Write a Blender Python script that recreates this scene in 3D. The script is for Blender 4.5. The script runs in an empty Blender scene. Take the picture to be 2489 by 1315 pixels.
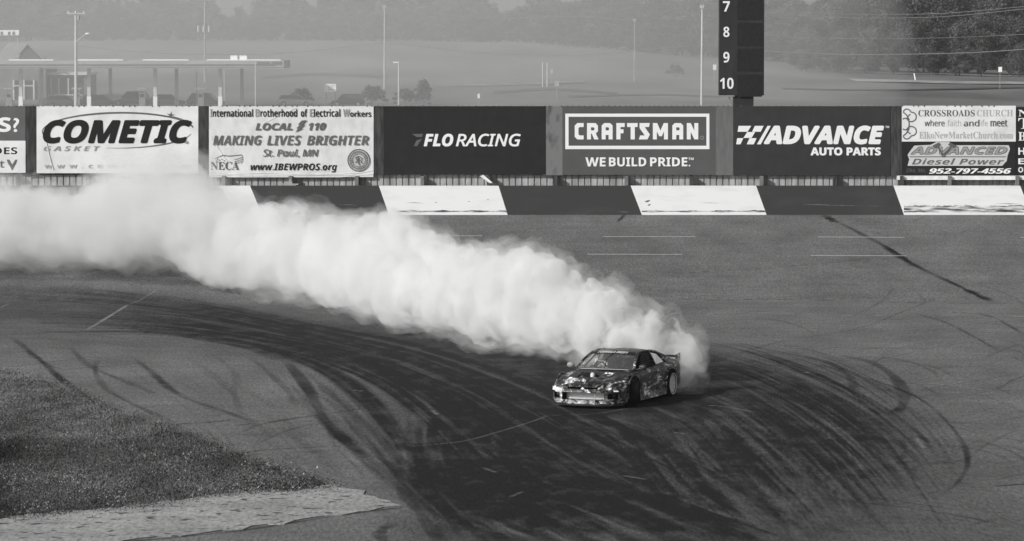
import bpy, bmesh, math, random
import numpy as np
from mathutils import Vector, Matrix, Euler

R = math.radians
rng = np.random.default_rng(7)
random.seed(7)
scene = bpy.context.scene
COL = scene.collection

# ------------------------------------------------------------------ camera
FP = 9000.0            # focal length in photo pixels (2489 wide)
CX, CY, HOR = 1244.5, 657.5, 100.0
CH = 8.85              # eye height
PITCH = math.atan((CY - HOR) / FP)
cam_d = bpy.data.cameras.new('camera')
cam = bpy.data.objects.new('camera', cam_d)
COL.objects.link(cam)
cam_d.sensor_width = 36.0
cam_d.lens = FP / 2489.0 * 36.0
cam_d.clip_start = 1.0
cam_d.clip_end = 5000.0
cam.location = (0, 0, CH)
cam.rotation_euler = (R(90) - PITCH, 0, 0)
scene.camera = cam

# ------------------------------------------------------------------ world, sun, exposure
SUN_EL, SUN_AZ = R(27), R(54)      # azimuth measured from straight behind the camera towards the left
sdir = Vector((-math.sin(SUN_AZ) * math.cos(SUN_EL), -math.cos(SUN_AZ) * math.cos(SUN_EL), math.sin(SUN_EL)))
world = bpy.data.worlds.new('World')
scene.world = world
world.use_nodes = True
wn = world.node_tree
wn.nodes.clear()
sky = wn.nodes.new('ShaderNodeTexSky')
sky.sky_type = 'NISHITA'
sky.sun_disc = False
sky.sun_elevation = SUN_EL
sky.sun_rotation = math.atan2(sdir.x, sdir.y)
sky.air_density = 1.0
sky.dust_density = 2.0
bw = wn.nodes.new('ShaderNodeRGBToBW')
bg = wn.nodes.new('ShaderNodeBackground')
bg.inputs[1].default_value = 0.10
wo = wn.nodes.new('ShaderNodeOutputWorld')
wn.links.new(sky.outputs[0], bw.inputs[0])
wn.links.new(bw.outputs[0], bg.inputs[0])
wn.links.new(bg.outputs[0], wo.inputs[0])
sun_d = bpy.data.lights.new('sun', 'SUN')
sun_d.energy = 3.6
sun_d.angle = R(0.5)
sun_d.color = (1, 0.995, 0.985)
sun = bpy.data.objects.new('sun', sun_d)
COL.objects.link(sun)
sun.rotation_euler = sdir.to_track_quat('Z', 'Y').to_euler()
scene.view_settings.view_transform = 'Standard'
scene.view_settings.look = 'None'
scene.view_settings.exposure = 0.06
scene.view_settings.gamma = 1.0
scene.view_settings.use_curve_mapping = False
cy = scene.cycles
cy.max_bounces = 14
cy.diffuse_bounces = 3
cy.glossy_bounces = 3
cy.transmission_bounces = 4
cy.volume_bounces = 10
cy.transparent_max_bounces = 12
cy.use_denoising = True
cy.denoiser = 'OPENIMAGEDENOISE'
cy.use_adaptive_sampling = False
cy.adaptive_threshold = 0.02
cy.sample_clamp_indirect = 8.0
cy.volume_max_steps = 256


# ------------------------------------------------------------------ pixel <-> world
def ray(px, py):
    u = (px - CX) / FP
    v = (CY - py) / FP
    c, s = math.cos(PITCH), math.sin(PITCH)
    return Vector((u, c + v * s, -s + v * c))


def W(px, py, Y):
    d = ray(px, py)
    t = Y / d.y
    return Vector((d.x * t, Y, CH + d.z * t))


BY0, WALLY = 126.0, 157.0
BSL = 1.49 / (WALLY - BY0)


def gz(Y):
    return max(0.0, (Y - BY0) * BSL)


def G(px, py):
    d = ray(px, py)
    t = -CH / d.z
    if d.y * t > BY0:
        # z = CH + d.z t = (d.y t - BY0) BSL
        t = (-BY0 * BSL - CH) / (d.z - d.y * BSL)
    return Vector((d.x * t, d.y * t, CH + d.z * t))


EDGE_X = [-600, 0, 500, 1000, 1250, 1400, 1750, 2100, 2489, 3100]
EDGE_Y = [100, 99, 98, 99, 103, 112, 142, 158, 170, 180]
D0, D1 = 464.0, 700.0


def tz(x, Y):
    """height of the land behind the track"""
    px = CX + x * FP / max(Y, 1.0)
    ye = np.interp(px, EDGE_X, EDGE_Y)
    if Y < D0:
        t = max(0.0, min(1.0, (Y - 158.5) / 30.0))
        return 1.2 * (1 - t) + 0.7 * t
    z1 = CH - (ye - HOR) * D1 / FP
    if Y < D1:
        t = (Y - D0) / (D1 - D0)
        ys = 257 + (ye - 257) * (1 - (1 - t) ** 1.15)
        return CH - (ys - HOR) * Y / FP
    return z1 + (Y - D1) * 0.008


# ------------------------------------------------------------------ materials
MATS = {}


def nodes_of(name):
    m = bpy.data.materials.new(name)
    m.use_nodes = True
    nt = m.node_tree
    b = nt.nodes['Principled BSDF']
    return m, nt, b


def M(name, g, rough=0.75, var=0.0, scale=4.0, spec=0.3, metal=0.0, bump=0.0, stretch=(1, 1, 1), g2=None, lo=0.35, hi=0.65, detail=5.0, randobj=0.0):
    """grey procedural surface: value g varied by noise (var, or towards g2)"""
    if name in MATS:
        return MATS[name]
    m, nt, b = nodes_of(name)
    b.inputs['Roughness'].default_value = rough
    b.inputs['Specular IOR Level'].default_value = spec
    b.inputs['Metallic'].default_value = metal
    if g2 is None:
        g2 = g * (1 + var)
        g = g * (1 - var)
    tc = nt.nodes.new('ShaderNodeTexCoord')
    mp = nt.nodes.new('ShaderNodeMapping')
    mp.inputs['Scale'].default_value = stretch
    nz = nt.nodes.new('ShaderNodeTexNoise')
    nz.inputs['Scale'].default_value = scale
    nz.inputs['Detail'].default_value = detail
    mr = nt.nodes.new('ShaderNodeMapRange')
    mr.inputs[1].default_value = lo
    mr.inputs[2].default_value = hi
    mr.inputs[3].default_value = g
    mr.inputs[4].default_value = g2
    nt.links.new(tc.outputs['Object'], mp.inputs[0])
    nt.links.new(mp.outputs[0], nz.inputs['Vector'])
    nt.links.new(nz.outputs[0], mr.inputs[0])
    out = mr.outputs[0]
    if randobj:
        oi = nt.nodes.new('ShaderNodeObjectInfo')
        r2 = nt.nodes.new('ShaderNodeMapRange')
        r2.inputs[3].default_value = 1 - randobj
        r2.inputs[4].default_value = 1 + randobj
        nt.links.new(oi.outputs['Random'], r2.inputs[0])
        mu = nt.nodes.new('ShaderNodeMath')
        mu.operation = 'MULTIPLY'
        nt.links.new(out, mu.inputs[0])
        nt.links.new(r2.outputs[0], mu.inputs[1])
        out = mu.outputs[0]
    cb = nt.nodes.new('ShaderNodeCombineColor')
    for i in range(3):
        nt.links.new(out, cb.inputs[i])
    nt.links.new(cb.outputs[0], b.inputs['Base Color'])
    if bump:
        bp = nt.nodes.new('ShaderNodeBump')
        bp.inputs['Strength'].default_value = bump
        bp.inputs['Distance'].default_value = 0.02
        nt.links.new(nz.outputs[0], bp.inputs['Height'])
        nt.links.new(bp.outputs[0], b.inputs['Normal'])
    MATS[name] = m
    return m


# ------------------------------------------------------------------ mesh builder
class MB:
    def __init__(self):
        self.v, self.f, self.mi = [], [], []

    def add(self, vs, fs, mi=0):
        o = len(self.v)
        self.v += [tuple(p) for p in vs]
        self.f += [tuple(i + o for i in f) for f in fs]
        self.mi += [mi] * len(fs)
        return self

    def box(self, c, s, rz=0.0, rx=0.0, ry=0.0, mi=0, taper=1.0):
        m = Matrix.Translation(c) @ Euler((rx, ry, rz)).to_matrix().to_4x4()
        a, b, d = s[0] / 2, s[1] / 2, s[2] / 2
        vs = [m @ Vector((x * (taper if z > 0 else 1), y * (taper if z > 0 else 1), z)) for x, y, z in
              ((-a, -b, -d), (a, -b, -d), (a, b, -d), (-a, b, -d), (-a, -b, d), (a, -b, d), (a, b, d), (-a, b, d))]
        return self.add(vs, [(0, 3, 2, 1), (4, 5, 6, 7), (0, 1, 5, 4), (1, 2, 6, 5), (2, 3, 7, 6), (3, 0, 4, 7)], mi)

    def tube(self, pts, r, n=8, mi=0, cap=True):
        pts = [Vector(p) for p in pts]
        rs = r if isinstance(r, (list, tuple)) else [r] * len(pts)
        vs, fs = [], []
        for i, p in enumerate(pts):
            d = (pts[min(i + 1, len(pts) - 1)] - pts[max(i - 1, 0)]).normalized()
            up = Vector((0, 0, 1)) if abs(d.z) < 0.95 else Vector((1, 0, 0))
            a = d.cross(up).normalized()
            b = a.cross(d)
            for k in range(n):
                t = 2 * math.pi * k / n
                vs.append(p + (a * math.cos(t) + b * math.sin(t)) * rs[i])
        for i in range(len(pts) - 1):
            for k in range(n):
                k2 = (k + 1) % n
                fs.append((i * n + k, i * n + k2, (i + 1) * n + k2, (i + 1) * n + k))
        if cap:
            fs.append(tuple(range(n))[::-1])
            fs.append(tuple(range((len(pts) - 1) * n, len(pts) * n)))
        return self.add(vs, fs, mi)

    def lathe(self, prof, c, axis='Z', n=24, mi=0, m=None, closed=False):
        """prof: (radius, height) list revolved round an axis through c"""
        vs, fs = [], []
        for (r, h) in prof:
            for k in range(n):
                t = 2 * math.pi * k / n
                p = Vector((r * math.cos(t), r * math.sin(t), h))
                if axis == 'Y':
                    p = Vector((p.x, p.z, p.y))
                elif axis == 'X':
                    p = Vector((p.z, p.x, p.y))
                if m is not None:
                    p = m @ p
                vs.append(p + Vector(c))
        L = len(prof)
        for i in range(L if closed else L - 1):
            j = (i + 1) % L
            for k in range(n):
                k2 = (k + 1) % n
                fs.append((i * n + k, i * n + k2, j * n + k2, j * n + k))
        return self.add(vs, fs, mi)

    def sphere(self, c, r, n=12, mi=0, s=(1, 1, 1)):
        prof = [(max(1e-4, math.sin(math.pi * i / n)) * r, -math.cos(math.pi * i / n) * r) for i in range(n + 1)]
        o = len(self.v)
        self.lathe(prof, (0, 0, 0), n=2 * n, mi=mi)
        for i in range(o, len(self.v)):
            p = self.v[i]
            self.v[i] = (p[0] * s[0] + c[0], p[1] * s[1] + c[1], p[2] * s[2] + c[2])
        return self

    def grid(self, fn, nu, nv, mi=0, thick=None):
        vs = [fn(i / (nu - 1), j / (nv - 1)) for j in range(nv) for i in range(nu)]
        fs = [(j * nu + i, j * nu + i + 1, (j + 1) * nu + i + 1, (j + 1) * nu + i) for j in range(nv - 1) for i in range(nu - 1)]
        return self.add(vs, fs, mi)

    def prism(self, pts, dvec, mi=0):
        """closed outline extruded along dvec"""
        n = len(pts)
        pts = [Vector(p) for p in pts]
        dv = Vector(dvec)
        vs = pts + [p + dv for p in pts]
        fs = [tuple(range(n))[::-1], tuple(range(n, 2 * n))]
        for i in range(n):
            j = (i + 1) % n
            fs.append((i, j, n + j, n + i))
        return self.add(vs, fs, mi)

    def build(self, name, mat, parent=None, smooth=None, local=True, fix=True):
        me = bpy.data.meshes.new(name)
        off = Vector((0, 0, 0))
        if parent is not None and not local:
            q = parent
            while q is not None:
                off += q.location
                q = q.parent
        me.from_pydata([(p[0] - off.x, p[1] - off.y, p[2] - off.z) for p in self.v], [], self.f)
        mats = mat if isinstance(mat, (list, tuple)) else [mat]
        for m in mats:
            me.materials.append(m)
        if len(mats) > 1:
            me.polygons.foreach_set('material_index', self.mi)
        if fix:
            bm = bmesh.new()
            bm.from_mesh(me)
            bmesh.ops.recalc_face_normals(bm, faces=bm.faces)
            bm.to_mesh(me)
            bm.free()
        if smooth is not None:
            me.polygons.foreach_set('use_smooth', [True] * len(me.polygons))
            me.set_sharp_from_angle(angle=R(smooth))
        me.update()
        o = bpy.data.objects.new(name, me)
        COL.objects.link(o)
        if parent is not None:
            o.parent = parent
        return o


def tag(o, label, cat, group=None):
    o['label'] = label
    o['category'] = cat
    if group:
        o['group'] = group
    return o


def thing(name, label, cat, loc=(0, 0, 0), rz=0.0, group=None):
    o = bpy.data.objects.new(name, None)
    o.empty_display_size = 0.3
    COL.objects.link(o)
    o.location = loc
    o.rotation_euler = (0, 0, rz)
    return tag(o, label, cat, group)


def struct(o):
    o['kind'] = 'structure'
    return o


def dup(root, loc=None, rz=None, label=None, scale=None):
    def cp(o, par):
        c = o.copy()
        COL.objects.link(c)
        if par is not None:
            c.parent = par
        for ch in o.children:
            cp(ch, c)
        return c
    c = cp(root, None)
    if loc is not None:
        c.location = loc
    if rz is not None:
        c.rotation_euler = (0, 0, rz)
    if label:
        c['label'] = label
    if scale is not None:
        c.scale = scale if hasattr(scale, '__len__') else (scale,) * 3
    return c


def catmull(pts, n=12):
    P = [Vector(p) for p in pts]
    if len(P) < 3:
        return [P[0].lerp(P[-1], i / n) for i in range(n + 1)]
    P = [P[0] * 2 - P[1]] + P + [P[-1] * 2 - P[-2]]
    out = []
    for i in range(1, len(P) - 2):
        for k in range(n):
            t = k / n
            out.append(0.5 * ((2 * P[i]) + (P[i + 1] - P[i - 1]) * t + (2 * P[i - 1] - 5 * P[i] + 4 * P[i + 1] - P[i + 2]) * t * t
                              + (3 * P[i] - P[i - 1] - 3 * P[i + 1] + P[i + 2]) * t ** 3))
    out.append(P[-2])
    return out


def np_mesh(name, co, faces4, mat, smooth=False):
    me = bpy.data.meshes.new(name)
    me.vertices.add(len(co))
    me.vertices.foreach_set('co', np.asarray(co, dtype=np.float32).ravel())
    nf, k = faces4.shape
    me.loops.add(nf * k)
    me.loops.foreach_set('vertex_index', faces4.astype(np.int32).ravel())
    me.polygons.add(nf)
    me.polygons.foreach_set('loop_start', np.arange(0, nf * k, k, dtype=np.int32))
    me.polygons.foreach_set('loop_total', np.full(nf, k, dtype=np.int32))
    if smooth:
        me.polygons.foreach_set('use_smooth', np.ones(nf, dtype=bool))
    me.materials.append(mat)
    me.update(calc_edges=True)
    me.validate()
    return me
# ================================================================== the track with its rubber marks
fx = np.arange(-22.4, 22.41, 0.045)
gx = np.concatenate([np.linspace(-140, -23, 18), fx, np.linspace(23, 140, 18)])
ys = [56.0]
while ys[-1] < WALLY - 0.2:
    ys.append(ys[-1] + 1.25 * ys[-1] ** 2 / (FP * CH))
gy = np.array([-60, -20, 10, 30, 45, 52] + ys[:-1] + [WALLY])
NX, NY = len(gx), len(gy)
rub = np.zeros((NY, NX), dtype=np.float32)      # tyre rubber
crk = np.zeros((NY, NX), dtype=np.float32)      # cracks and seams
wgt = np.zeros((NY, NX), dtype=np.float32)      # pale scrapes
GXX, GYY = np.meshgrid(gx, gy)


def stroke(pts, w, a, arr=None, soft=0.35, px=True, taper=0.15, jit=0.0, erase=False, n=14):
    """lay a worn line of half-width w (m) and strength a along a curve on the ground"""
    arr = rub if arr is None else arr
    P = [G(*p) for p in pts] if px else [Vector((p[0], p[1], 0)) for p in pts]
    C = catmull([Vector((p.x, p.y, 0)) for p in P], n)
    XY = np.array([(c.x, c.y) for c in C])
    m = len(XY)
    i0 = max(0, np.searchsorted(gy, XY[:, 1].min() - w * 2) - 1)
    i1 = min(NY, np.searchsorted(gy, XY[:, 1].max() + w * 2) + 1)
    j0 = max(0, np.searchsorted(gx, XY[:, 0].min() - w * 2) - 1)
    j1 = min(NX, np.searchsorted(gx, XY[:, 0].max() + w * 2) + 1)
    if i1 - i0 < 2 or j1 - j0 < 2:
        return
    tmp = np.zeros((i1 - i0, j1 - j0), dtype=np.float32)
    k0, k1 = random.random() * 9, random.random() * 9
    for s in range(m - 1):
        A, B = XY[s], XY[s + 1]
        r = w * 1.6
        a0 = max(0, np.searchsorted(gy, min(A[1], B[1]) - r) - 1)
        a1 = min(NY, np.searchsorted(gy, max(A[1], B[1]) + r) + 1)
        b0 = max(0, np.searchsorted(gx, min(A[0], B[0]) - r) - 1)
        b1 = min(NX, np.searchsorted(gx, max(A[0], B[0]) + r) + 1)
        if a1 <= a0 or b1 <= b0:
            continue
        X = GXX[a0:a1, b0:b1] - A[0]
        Y = GYY[a0:a1, b0:b1] - A[1]
        D = B - A
        L2 = float(D @ D) + 1e-9
        t = np.clip((X * D[0] + Y * D[1]) / L2, 0, 1)
        dist = np.hypot(X - t * D[0], Y - t * D[1])
        u = (s + 0.5) / (m - 1)
        e = min(1.0, u / max(taper, 1e-3), (1 - u) / max(taper, 1e-3))
        amp = a * e * (0.72 + 0.28 * math.sin(k0 + u * 23) * math.sin(k1 + u * 9))
        ww = w * (1 + 0.25 * math.sin(k1 + u * 14))
        val = amp * np.clip((ww * (1 + soft) - dist) / (2 * soft * ww), 0, 1)
        sl = (slice(a0 - i0, a1 - i0), slice(b0 - j0, b1 - j0))
        tmp[sl] = np.maximum(tmp[sl], val)
    sub = arr[i0:i1, j0:j1]
    if erase:                                   # strip of asphalt left cleaner between the marks
        sub *= 1 - np.clip(tmp, 0, 1)
    else:
        sub[:] = 1 - (1 - sub) * (1 - np.clip(tmp, 0, 1))


def family(guides, n, w=(0.08, 0.25), a=(0.08, 0.35), span=(0.35, 1.0), jit=8, erase=False):
    g = [np.array(q, dtype=float) for q in guides]

    def rs(q, m=9):
        C = catmull([Vector((p[0], p[1], 0)) for p in q], 16)
        C = np.array([(c.x, c.y) for c in C])
        s = np.concatenate([[0], np.cumsum(np.hypot(*np.diff(C, axis=0).T))])
        s /= s[-1]
        t = np.linspace(0, 1, m)
        return np.stack([np.interp(t, s, C[:, 0]), np.interp(t, s, C[:, 1])], 1)
    g = [rs(q) for q in g]
    for _ in range(n):
        t = random.uniform(0, len(g) - 1)
        i = min(int(t), len(g) - 2)
        c = g[i] * (1 - (t - i)) + g[i + 1] * (t - i)
        L = random.uniform(*span)
        s0 = random.uniform(0, 1 - L)
        ss = np.linspace(s0, s0 + L, 7) * 8
        pts = np.stack([np.interp(ss, np.arange(9), c[:, 0]), np.interp(ss, np.arange(9), c[:, 1])], 1)
        k = random.uniform(-1, 1)
        pts[:, 1] += np.linspace(-1, 1, 7) * k * jit + random.uniform(-jit, jit) * 0.5
        pts[:, 0] += np.linspace(1, -1, 7) * k * jit
        stroke([tuple(p) for p in pts], random.uniform(*w), random.uniform(*a), soft=random.uniform(0.15, 0.45), taper=0.25, n=6, erase=erase)


LEFT = [[(-40, 688), (400, 722), (800, 798), (1100, 855), (1350, 950), (1600, 1080), (1850, 1200), (2050, 1330)],
        [(-40, 725), (350, 745), (700, 806), (1000, 880), (1270, 990), (1470, 1110), (1720, 1240), (1880, 1330)],
        [(-40, 765), (350, 778), (680, 826), (950, 895), (1150, 1010), (1310, 1150), (1540, 1265), (1680, 1330)],
        [(-40, 812), (300, 806), (580, 830), (770, 868), (920, 930), (1040, 1030), (1120, 1140), (1230, 1250), (1360, 1330)]]
EDGE = [[(300, 800), (560, 832), (730, 880), (850, 960), (930, 1050), (980, 1140)],
        [(450, 810), (640, 842), (800, 890), (920, 960), (1000, 1050), (1040, 1140)]]
LOW = [[(960, 1120), (1120, 1220), (1330, 1330)],
       [(1060, 1060), (1260, 1170), (1500, 1270), (1640, 1335)],
       [(1250, 1090), (1500, 1200), (1740, 1290), (1860, 1335)],
       [(1450, 1150), (1700, 1230), (1900, 1300), (2020, 1340)]]
RIGHT = [[(1690, 820), (1900, 872), (2080, 950), (2210, 1050), (2290, 1130)],
         [(1690, 870), (1850, 925), (2000, 1010), (2120, 1110), (2230, 1230)],
         [(1640, 930), (1790, 985), (1900, 1070), (2010, 1180), (2140, 1320)],
         [(1540, 985), (1660, 1040), (1740, 1130), (1840, 1230), (1940, 1330)],
         [(1350, 1010), (1470, 1060), (1560, 1160), (1640, 1260), (1700, 1330)]]
CROSS = [[(1000, 930), (985, 1060), (1010, 1180), (1080, 1260), (1200, 1330)],
         [(1110, 980), (1090, 1080), (1130, 1190), (1230, 1270), (1400, 1330)],
         [(1240, 1020), (1250, 1110), (1330, 1200), (1480, 1290), (1560, 1330)]]


def softmask(poly, blur, a):
    """broad worn area: soft polygon given in ground metres"""
    P = [G(*p) for p in poly]
    xs = np.array([p.x for p in P])
    yy = np.array([p.y for p in P])
    inside = np.zeros(rub.shape, dtype=bool)
    dmin = np.full(rub.shape, 1e9, dtype=np.float32)
    n = len(P)
    for i in range(n):
        x1, y1, x2, y2 = xs[i], yy[i], xs[(i + 1) % n], yy[(i + 1) % n]
        cond = ((y1 > GYY) != (y2 > GYY))
        with np.errstate(divide='ignore', invalid='ignore'):
            xi = (x2 - x1) * (GYY - y1) / (y2 - y1 + 1e-12) + x1
        inside ^= cond & (GXX < xi)
        DX, DY = x2 - x1, y2 - y1
        t = np.clip(((GXX - x1) * DX + (GYY - y1) * DY) / (DX * DX + DY * DY + 1e-9), 0, 1)
        # the sheet is seen at a glancing angle: marks drag along the depth, so measure depth shorter
        dmin = np.minimum(dmin, np.hypot(GXX - x1 - t * DX, (GYY - y1 - t * DY) * 0.5))
    sd = np.where(inside, dmin, -dmin)
    v = np.clip(sd / blur * 0.5 + 0.5, 0, 1)
    v = v * v * (3 - 2 * v) * a
    np.copyto(rub, 1 - (1 - rub) * (1 - v))


softmask([(1500, 840), (2050, 880), (2330, 1010), (2520, 1200), (2560, 1380), (980, 1380), (960, 1120), (880, 980)], 2.6, 0.30)
softmask([(-300, 735), (500, 790), (760, 850), (700, 900), (400, 845), (-300, 830)], 1.6, 0.25)
# broad rubbered-in sweep under and round the car
softmask([(-200, 672), (500, 706), (1000, 785), (1400, 872), (1700, 885), (1850, 960), (1980, 1060), (1960, 1150), (1780, 1180), (1900, 1270), (2000, 1350), (1100, 1350), (1060, 1220), (1040, 1100), (960, 985), (800, 885), (600, 822), (350, 790), (-200, 760)], 1.7, 0.48)
softmask([(480, 745), (1000, 812), (1400, 885), (1690, 915), (1760, 985), (1640, 1010), (1320, 1005), (1420, 1110), (1250, 1180), (1080, 1070), (980, 920), (800, 840)], 1.1, 0.68)
softmask([(1060, 1040), (1280, 1010), (1400, 1120), (1580, 1230), (1780, 1350), (1180, 1350), (1100, 1200)], 1.2, 0.6)
softmask([(1680, 830), (2000, 880), (2200, 1000), (2250, 1200), (2100, 1330), (1700, 1330), (1500, 1000)], 1.8, 0.3)
family(LEFT, 420, w=(0.025, 0.12), a=(0.15, 0.72), span=(0.2, 0.8))
family(RIGHT, 240, w=(0.025, 0.10), a=(0.12, 0.6), span=(0.25, 0.9))
# cleaner slits and blotches, then fresh marks over them
family(LEFT, 80, w=(0.03, 0.12), a=(0.10, 0.36), span=(0.15, 0.6), erase=True)
family(RIGHT, 75, w=(0.03, 0.14), a=(0.12, 0.4), span=(0.15, 0.6), erase=True)
family(LOW, 85, w=(0.03, 0.16), a=(0.12, 0.42), span=(0.12, 0.5), erase=True)
family(CROSS, 70, w=(0.04, 0.2), a=(0.15, 0.5), span=(0.1, 0.35), erase=True)
family(LEFT, 160, w=(0.015, 0.06), a=(0.3, 0.85), span=(0.25, 0.9))
family(RIGHT, 120, w=(0.015, 0.05), a=(0.3, 0.8), span=(0.3, 0.9))
family(LOW, 90, w=(0.015, 0.06), a=(0.3, 0.85), span=(0.25, 0.8))
family([[(1700, 800), (2000, 850), (2200, 940), (2330, 1060), (2380, 1180)], [(1720, 860), (1960, 930), (2130, 1040), (2240, 1180), (2330, 1330)], [(1800, 1000), (1960, 1110), (2080, 1230), (2180, 1330)]], 70, w=(0.015, 0.07), a=(0.15, 0.55), span=(0.2, 0.7))
family([[(640, 900), (760, 1010), (900, 1130), (1040, 1250), (1100, 1330)], [(800, 900), (930, 1020), (1020, 1160), (1120, 1280), (1160, 1330)]], 60, w=(0.02, 0.09), a=(0.1, 0.5), span=(0.15, 0.6))
family(EDGE, 26, w=(0.05, 0.16), a=(0.2, 0.6), span=(0.4, 0.9))
family(LOW, 190, w=(0.025, 0.12), a=(0.15, 0.7), span=(0.2, 0.7))
family(CROSS, 120, w=(0.03, 0.14), a=(0.15, 0.65), span=(0.2, 0.7))
# individual marks traced on the surface
for pts, w, a in (
        ([(2006, 524), (2150, 598), (2230, 648), (2330, 695), (2422, 738)], 0.17, 0.99),
        ([(2006, 524), (2030, 540)], 0.28, 0.95), ([(2150, 600), (2230, 650)], 0.26, 0.95), ([(2340, 700), (2410, 732)], 0.22, 0.95),
        ([(1500, 540), (1518, 522)], 0.12, 0.7),
        ([(1930, 862), (2010, 880), (2060, 910), (2080, 948)], 0.17, 0.62),
        ([(2040, 862), (2120, 882), (2175, 918), (2198, 960), (2190, 990), (2165, 1012)], 0.24, 0.62),
        ([(1720, 830), (1850, 865), (1950, 905), (2060, 945), (2150, 990), (2240, 1060), (2290, 1130)], 0.07, 0.6),
        ([(2060, 905), (2170, 940), (2260, 985), (2330, 1060), (2352, 1120), (2330, 1170), (2270, 1215)], 0.07, 0.62),
        ([(2210, 760), (2290, 780), (2370, 820), (2435, 856)], 0.08, 0.55),
        ([(2240, 755), (2390, 765), (2450, 790), (2500, 820)], 0.08, 0.55),
        ([(1720, 880), (1900, 830), (2080, 800), (2200, 755), (2246, 735), (2225, 705)], 0.06, 0.42),
        ([(2060, 775), (2120, 745), (2155, 720), (2170, 700)], 0.08, 0.3),
        ([(1600, 668), (1800, 655), (2000, 640), (2180, 620)], 0.08, 0.3),
        ([(2420, 1182), (2489, 1176)], 0.12, 0.85), ([(2030, 1036), (2062, 1036)], 0.16, 0.6),
        ([(2180, 1126), (2230, 1120)], 0.1, 0.6), ([(2190, 1062), (2200, 1100), (2180, 1130)], 0.08, 0.4),
        ([(2240, 1130), (2340, 1118), (2400, 1080), (2489, 1035)], 0.06, 0.3),
        ([(2060, 1200), (2300, 1235), (2489, 1250)], 0.06, 0.42), ([(1980, 1210), (2250, 1240), (2489, 1285)], 0.07, 0.5),
        ([(2200, 1020), (2350, 1028), (2489, 1032)], 0.05, 0.42), ([(2220, 950), (2350, 930), (2489, 905)], 0.06, 0.35),
        ([(2250, 980), (2400, 952), (2489, 948)], 0.05, 0.35), ([(2100, 880), (2300, 840), (2489, 815)], 0.06, 0.3),
        ([(2420, 950), (2460, 925), (2489, 915)], 0.1, 0.4), ([(2390, 870), (2440, 850), (2480, 835)], 0.07, 0.35),
        ([(30, 820), (90, 868), (160, 930), (230, 975), (290, 1005)], 0.15, 0.62),
        ([(60, 850), (130, 898)], 0.18, 0.45),
        ([(238, 870), (232, 905), (262, 948), (330, 985), (430, 1030)], 0.13, 0.42), ([(165, 840), (220, 890), (300, 925), (390, 962)], 0.16, 0.4),
        ([(300, 850), (370, 905), (440, 962), (560, 1005), (640, 1040)], 0.14, 0.4), ([(370, 905), (400, 935), (440, 962)], 0.2, 0.4),
        ([(500, 850), (570, 905), (570, 960), (590, 1010)], 0.14, 0.22), ([(600, 860), (690, 940), (720, 985)], 0.15, 0.35),
        ([(690, 870), (745, 940), (790, 1020), (850, 1080), (905, 1120)], 0.24, 0.62),
        ([(860, 930), (900, 985), (960, 1060), (985, 1100)], 0.24, 0.55), ([(590, 1050), (640, 1030), (800, 1005), (900, 990)], 0.06, 0.45),
        ([(620, 1080), (720, 1040), (830, 1022)], 0.05, 0.3), ([(960, 1130), (985, 1200), (1030, 1260), (1080, 1330)], 0.2, 0.5),
        ([(955, 1270), (925, 1295), (940, 1330)], 0.18, 0.45), ([(1090, 1165), (1075, 1215), (1115, 1260), (1160, 1300)], 0.2, 0.4),
        ([(320, 800), (560, 838), (690, 880)], 0.2, 0.35), ([(140, 900), (260, 890), (380, 880)], 0.08, 0.3), ([(0, 895), (120, 880), (220, 868)], 0.06, 0.3)):
    far = pts[0][0] > 1700 and a < 0.9
    stroke(pts, w * (0.62 if w > 0.09 else 0.75 if far else 1.0), min(0.97, a * (1.2 if far else 1.45)), soft=0.22, taper=0.14)
for pts, w, a in (
        ([(1640, 727), (1760, 730), (1850, 727), (2060, 731), (2246, 736), (2500, 737)], 0.05, 0.75),
        ([(1920, 842), (2050, 845), (2160, 846), (2300, 848)], 0.05, 0.55), ([(1700, 815), (1900, 820), (2130, 818)], 0.04, 0.35),
        ([(2100, 777), (2300, 775), (2500, 772)], 0.05, 0.45), ([(2180, 790), (2330, 786), (2489, 784)], 0.04, 0.35),
        ([(370, 1036), (430, 1031), (480, 1028), (520, 1026)], 0.07, 0.9), ([(510, 1026), (575, 1020)], 0.06, 0.9),
        ([(580, 1034), (610, 1030)], 0.08, 0.8), ([(560, 1105), (640, 1094), (700, 1090), (790, 1086)], 0.06, 0.8), ([(720, 1099), (790, 1096)], 0.05, 0.8),
        ([(590, 1040), (700, 1018), (800, 1005), (890, 993)], 0.035, 0.6), ([(795, 1045), (820, 1090), (860, 1130), (890, 1165)], 0.03, 0.5),
        ([(2240, 1014), (2350, 1030), (2489, 1036)], 0.03, 0.4), ([(0, 1260), (100, 1251), (260, 1236), (380, 1226), (470, 1206), (640, 1196), (770, 1190)], 0.06, 0.0), ([(300, 1317), (440, 1305), (590, 1289), (720, 1269), (865, 1247), (980, 1233)], 0.07, 0.9)):
    stroke(pts, w, a, arr=crk, soft=0.5, taper=0.05)
for _ in range(26):
    x, y = random.uniform(1300, 2480), random.uniform(535, 900)
    L = random.uniform(30, 200)
    q = [(x + L * t, y + random.uniform(-5, 5) + L * t * random.uniform(-0.06, 0.06)) for t in np.linspace(0, 1, 5)]
    stroke(q, random.uniform(0.02, 0.04), random.uniform(0.25, 0.7), arr=crk, soft=0.5, taper=0.1, n=4)
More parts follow.
